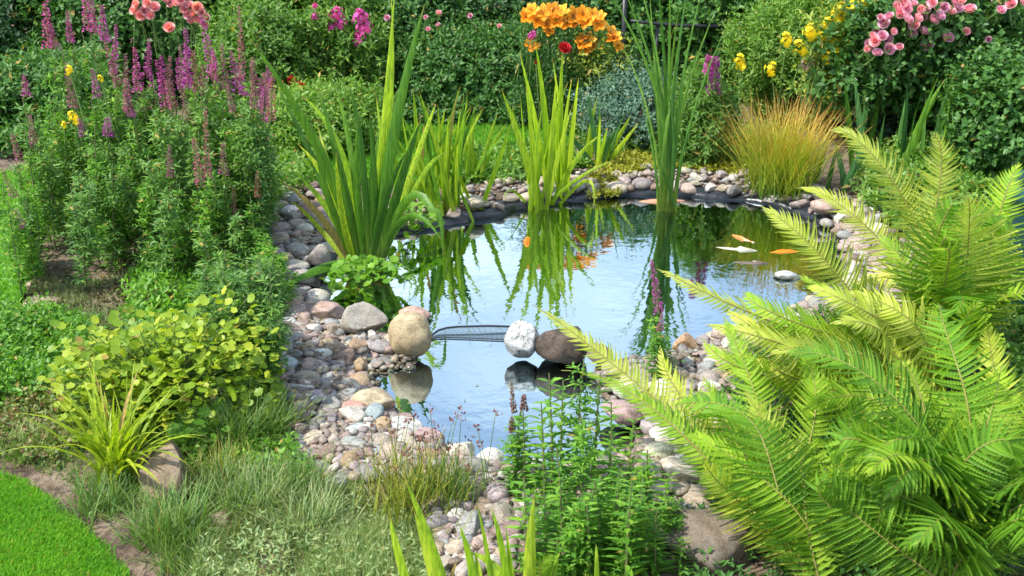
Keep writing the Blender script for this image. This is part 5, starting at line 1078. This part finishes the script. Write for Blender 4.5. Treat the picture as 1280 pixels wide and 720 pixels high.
def frond(parent, p0, p1, p2, width, mats, hint=(0, -.65, .75), pairs=34, start=.10, name='frond', droop=.15, curl=0.0):
    path = bez(p0, p1, p2, 40); tt_ = np.linspace(0, 1, 40)[:, None]; path = path + np.array([U(-.03, .03), 0, 0]) * np.sin(tt_ * 6.28) * 1.0 - np.array([0, 0, .035]) * tt_ ** 6; width *= 1.2; seg = np.linalg.norm(np.diff(path, axis=0), axis=1); pairs = int(np.clip(seg.sum() / .0135, 26, 70)); cum = np.concatenate([[0], np.cumsum(seg)]) ; Lt = cum[-1]; cum /= Lt
    n = pairs; s = start + (1 - start) * (np.linspace(0, 1, n) ** .92) * .995; at = lambda s_: np.stack([np.interp(s_, cum, path[:, i]) for i in range(3)], -1)
    p = at(s); tan = nrmz(at(np.clip(s + .01, 0, 1)) - at(s - .01)); h = nrmz(np.asarray(hint, float)); side = nrmz(np.cross(tan, h)); nr = nrmz(np.cross(side, tan))
    u = (s - start) / (1 - start); pl = np.sin(np.pi * np.clip(u * .78 + .22, 0, 1)) ** .8 * (.62 + .38 * np.clip(u / .3, 0, 1)); pl = np.maximum(pl, .05) * width
    ang = (72 - 34 * u ** 2.2) * np.pi / 180; g = Geo(); gap = Lt * (1 - start) / n
    for sg in (1, -1):
        a = ang + rng.normal(size=n) * .05; d = side * (sg * np.sin(a))[:, None] + tan * np.cos(a)[:, None] + nr * (.12 + rng.normal(size=n) * .12 + .2 * np.sin(u * 7 + U(0, 6)))[:, None] - np.array([0, 0, droop + U(-.1, .15)])
        ll = pl * U(.86, 1.06, n) * np.where(U(0, 1, n) < .04, U(.4, .8, n), 1); ww = np.minimum(np.maximum(gap * .90, .0055), ll * .5)
        inst(g, PIN[sg], p + tan * gap * (.25 if sg > 0 else -.2), d, nr + rng.normal(size=(n, 3)) * .12, ll, ww, 0)
    tube(g, path, np.linspace(.0042, .0009, 40) * (Lt / .8) ** .5, 5, 1)
    return link(name, g.mesh('frond', [mats, M['rachis']], parent.location[:]), parent)
def fern(label, px, py, fr, nfill, L, mats, seed, name='fern', z=.05, fillcone=(0, 6.28), pos=None, fillmats=None, fw=.105):
    b = G(px, py, z) if pos is None else np.array(pos); o = thing(name, label, 'fern', b, None)
    for i, (m, t, wd, mi, hint) in enumerate(fr):
        st = b + [U(-.03, .03), U(-.03, .03), 0]; frond(o, st, P(*m), P(*t), wd, M[mats[mi]], hint or (0, -.65, .75), int(30 + 10 * (wd > .08)))
    for i in range(nfill):
        az = U(*fillcone); ln = L * U(.75, 1.05); h = U(.45, .8) * ln; r = ln * U(.45, .75)
        m = b + [math.cos(az) * r * .38, math.sin(az) * r * .38, h * .72]; t = b + [math.cos(az) * r, math.sin(az) * r, h * U(.75, 1.0)]
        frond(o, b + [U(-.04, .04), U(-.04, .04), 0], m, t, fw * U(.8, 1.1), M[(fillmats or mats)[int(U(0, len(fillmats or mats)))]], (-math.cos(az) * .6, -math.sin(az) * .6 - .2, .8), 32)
    return o
FA = [((845, 520, 2.40), (665, 365, 2.62), .060, 1, (0, -.5, .85)), ((850, 540, 2.30), (702, 447, 2.42), .045, 0, (0, -.4, .9)), ((888, 540, 2.42), (826, 418, 2.60), .085, 1, (-.3, -.8, .5)), ((985, 590, 2.18), (935, 478, 2.26), .088, 1, (.1, -1, .25)),
      ((925, 560, 2.32), (880, 455, 2.45), .085, 0, (.3, -.9, .4)), ((1045, 590, 2.20), (1100, 512, 2.15), .075, 0, (-.3, -.9, .5)), ((1060, 600, 2.3), (1085, 470, 2.4), .08, 2, (-.2, -1, .3)), ((905, 600, 2.25), (800, 480, 2.40), .07, 2, (0, -.5, .85)),
      ((1065, 640, 2.15), (1130, 640, 2.05), .07, 2, (0, -.7, .7)), ((960, 600, 2.35), (905, 380, 2.7), .085, 0, (0, -.8, .6)), ((1010, 560, 2.4), (1000, 420, 2.6), .09, 0, (0, -.9, .5)), ((940, 640, 2.12), (880, 560, 2.1), .07, 1, (.3, -.8, .5))]
fern('lime green fern in front, its long frond reaching over the lower pool', 1015, 735, FA, 5, .62, ['fern', 'fern_pale', 'fern_deep'], 1, fillcone=(.3, 2.8), fillmats=['fern_deep', 'fern'])
FB = [((1090, 520, 2.55), (1000, 465, 2.6), .085, 0, None), ((1225, 560, 2.3), (1255, 440, 2.4), .11, 0, (-.5, -.9, .3)), ((1160, 520, 2.6), (1110, 400, 2.75), .10, 1, (.1, -.9, .5)), ((1200, 600, 2.25), (1180, 520, 2.15), .10, 0, (.2, -1, .2)),
      ((1225, 655, 2.1), (1195, 650, 1.92), .075, 0, (0, -.1, 1)), ((1285, 560, 2.4), (1320, 420, 2.5), .11, 0, (-.5, -.9, .3)), ((1130, 570, 2.45), (1060, 470, 2.5), .085, 1, None), ((1250, 500, 2.6), (1235, 390, 2.7), .10, 1, (0, -1, .4)),
      ((1130, 600, 2.35), (1090, 540, 2.3), .08, 2, None), ((1240, 610, 2.2), (1290, 540, 2.2), .09, 2, (-.3, -.9, .4))]
def rand_fronds(n, x0, x1, y0, y1, Ya, Yb, bx):
    r = []
    for i in range(n):
        tx, ty = U(x0, x1), U(y0, y1); Y_ = U(Ya, Yb); r.append((((tx * .45 + bx * .55) + U(-20, 20), ty * .6 + 700 * .4 - 60, Y_ - .02), (tx, ty, Y_), U(.075, .10), int(U(0, 3)), (U(-.4, .4), -.8, U(.3, .8))))
    return r
FB += rand_fronds(14, 960, 1300, 430, 620, 2.3, 2.75, 1190)
FB += [(m, t, w_, 2, h) for m, t, w_, _, h in rand_fronds(18, 1040, 1310, 560, 690, 2.05, 2.4, 1170)]
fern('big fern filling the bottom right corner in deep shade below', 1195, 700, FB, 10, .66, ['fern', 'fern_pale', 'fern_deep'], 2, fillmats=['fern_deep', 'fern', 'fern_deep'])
FCX = rand_fronds(7, 1110, 1290, 240, 420, 2.85, 3.2, 1180)
FC = [((1060, 360, 3.0), (953, 244, 3.15), .105, 1, (0, -.7, .7)), ((1100, 300, 3.3), (998, 222, 3.45), .085, 1, None), ((1125, 240, 3.3), (1040, 150, 3.4), .115, 1, (.2, -.8, .5)), ((1170, 260, 3.25), (1166, 153, 3.3), .12, 1, (0, -1, .25)), ((1208, 330, 3.05), (1212, 232, 3.0), .15, 1, (0, -1, .25)),
      ((1240, 300, 3.2), (1275, 190, 3.3), .12, 0, (-.4, -.9, .4)), ((960, 400, 2.85), (822, 322, 2.95), .075, 1, (0, -.5, .85)), ((1010, 440, 2.7), (884, 392, 2.75), .105, 1, (0, -.7, .7)), ((1090, 400, 2.85), (1000, 330, 2.9), .10, 0, None),
      ((1110, 420, 2.75), (1040, 390, 2.7), .10, 1, None), ((1200, 430, 2.8), (1230, 360, 2.7), .11, 0, (0, -1, .3)), ((1150, 380, 3.0), (1100, 280, 3.1), .11, 0, (.2, -.9, .4)), ((1060, 440, 2.65), (960, 430, 2.55), .10, 1, (0, -.6, .8))]
FC += [((m[0], m[1] - 90, m[2]), t, w_, mi, h) for m, t, w_, mi, h in FCX]
FC += [((tx + 95 + U(-8, 8), ty + 62 + U(-10, 10), 2.75), (tx, ty, 2.85), U(.08, .10), i % 2, (U(-.2, .2), -.8, .6)) for i, (tx, ty) in enumerate(((930, 350), (905, 372), (880, 410), (925, 425), (985, 385), (1010, 345), (965, 455), (1040, 430), (940, 390), (1060, 350)))]
fern('tall yellow green fern at the right arching over the far shore', 1175, 470, FC, 7, .68, ['fern', 'fern_pale', 'fern_deep'], 3, fillmats=['fern', 'fern_pale', 'fern_deep'], fw=.12)
FD = [((1040 + i * 22 + U(-10, 10), 640 + U(-15, 15), 2.08), (1030 + i * 24 + U(-25, 25), U(530, 600), 2.10 + U(-.05, .1)), U(.085, .11), (2, 2, 0)[i % 3], (U(-.4, .4), -.9, .35)) for i in range(12)]
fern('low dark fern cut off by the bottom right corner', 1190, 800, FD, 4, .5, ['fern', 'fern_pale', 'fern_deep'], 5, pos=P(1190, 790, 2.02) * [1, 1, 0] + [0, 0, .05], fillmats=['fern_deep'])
fern('small fern tip poking up at the bottom beside the iris blades', 690, 800, [((690, 740, 2.0), (692, 676, 2.0), .052, 0, (0, -1, .2)), ((715, 760, 1.95), (730, 700, 1.95), .04, 0, None)], 0, .2, ['fern'], 4, pos=P(690, 790, 2.0))
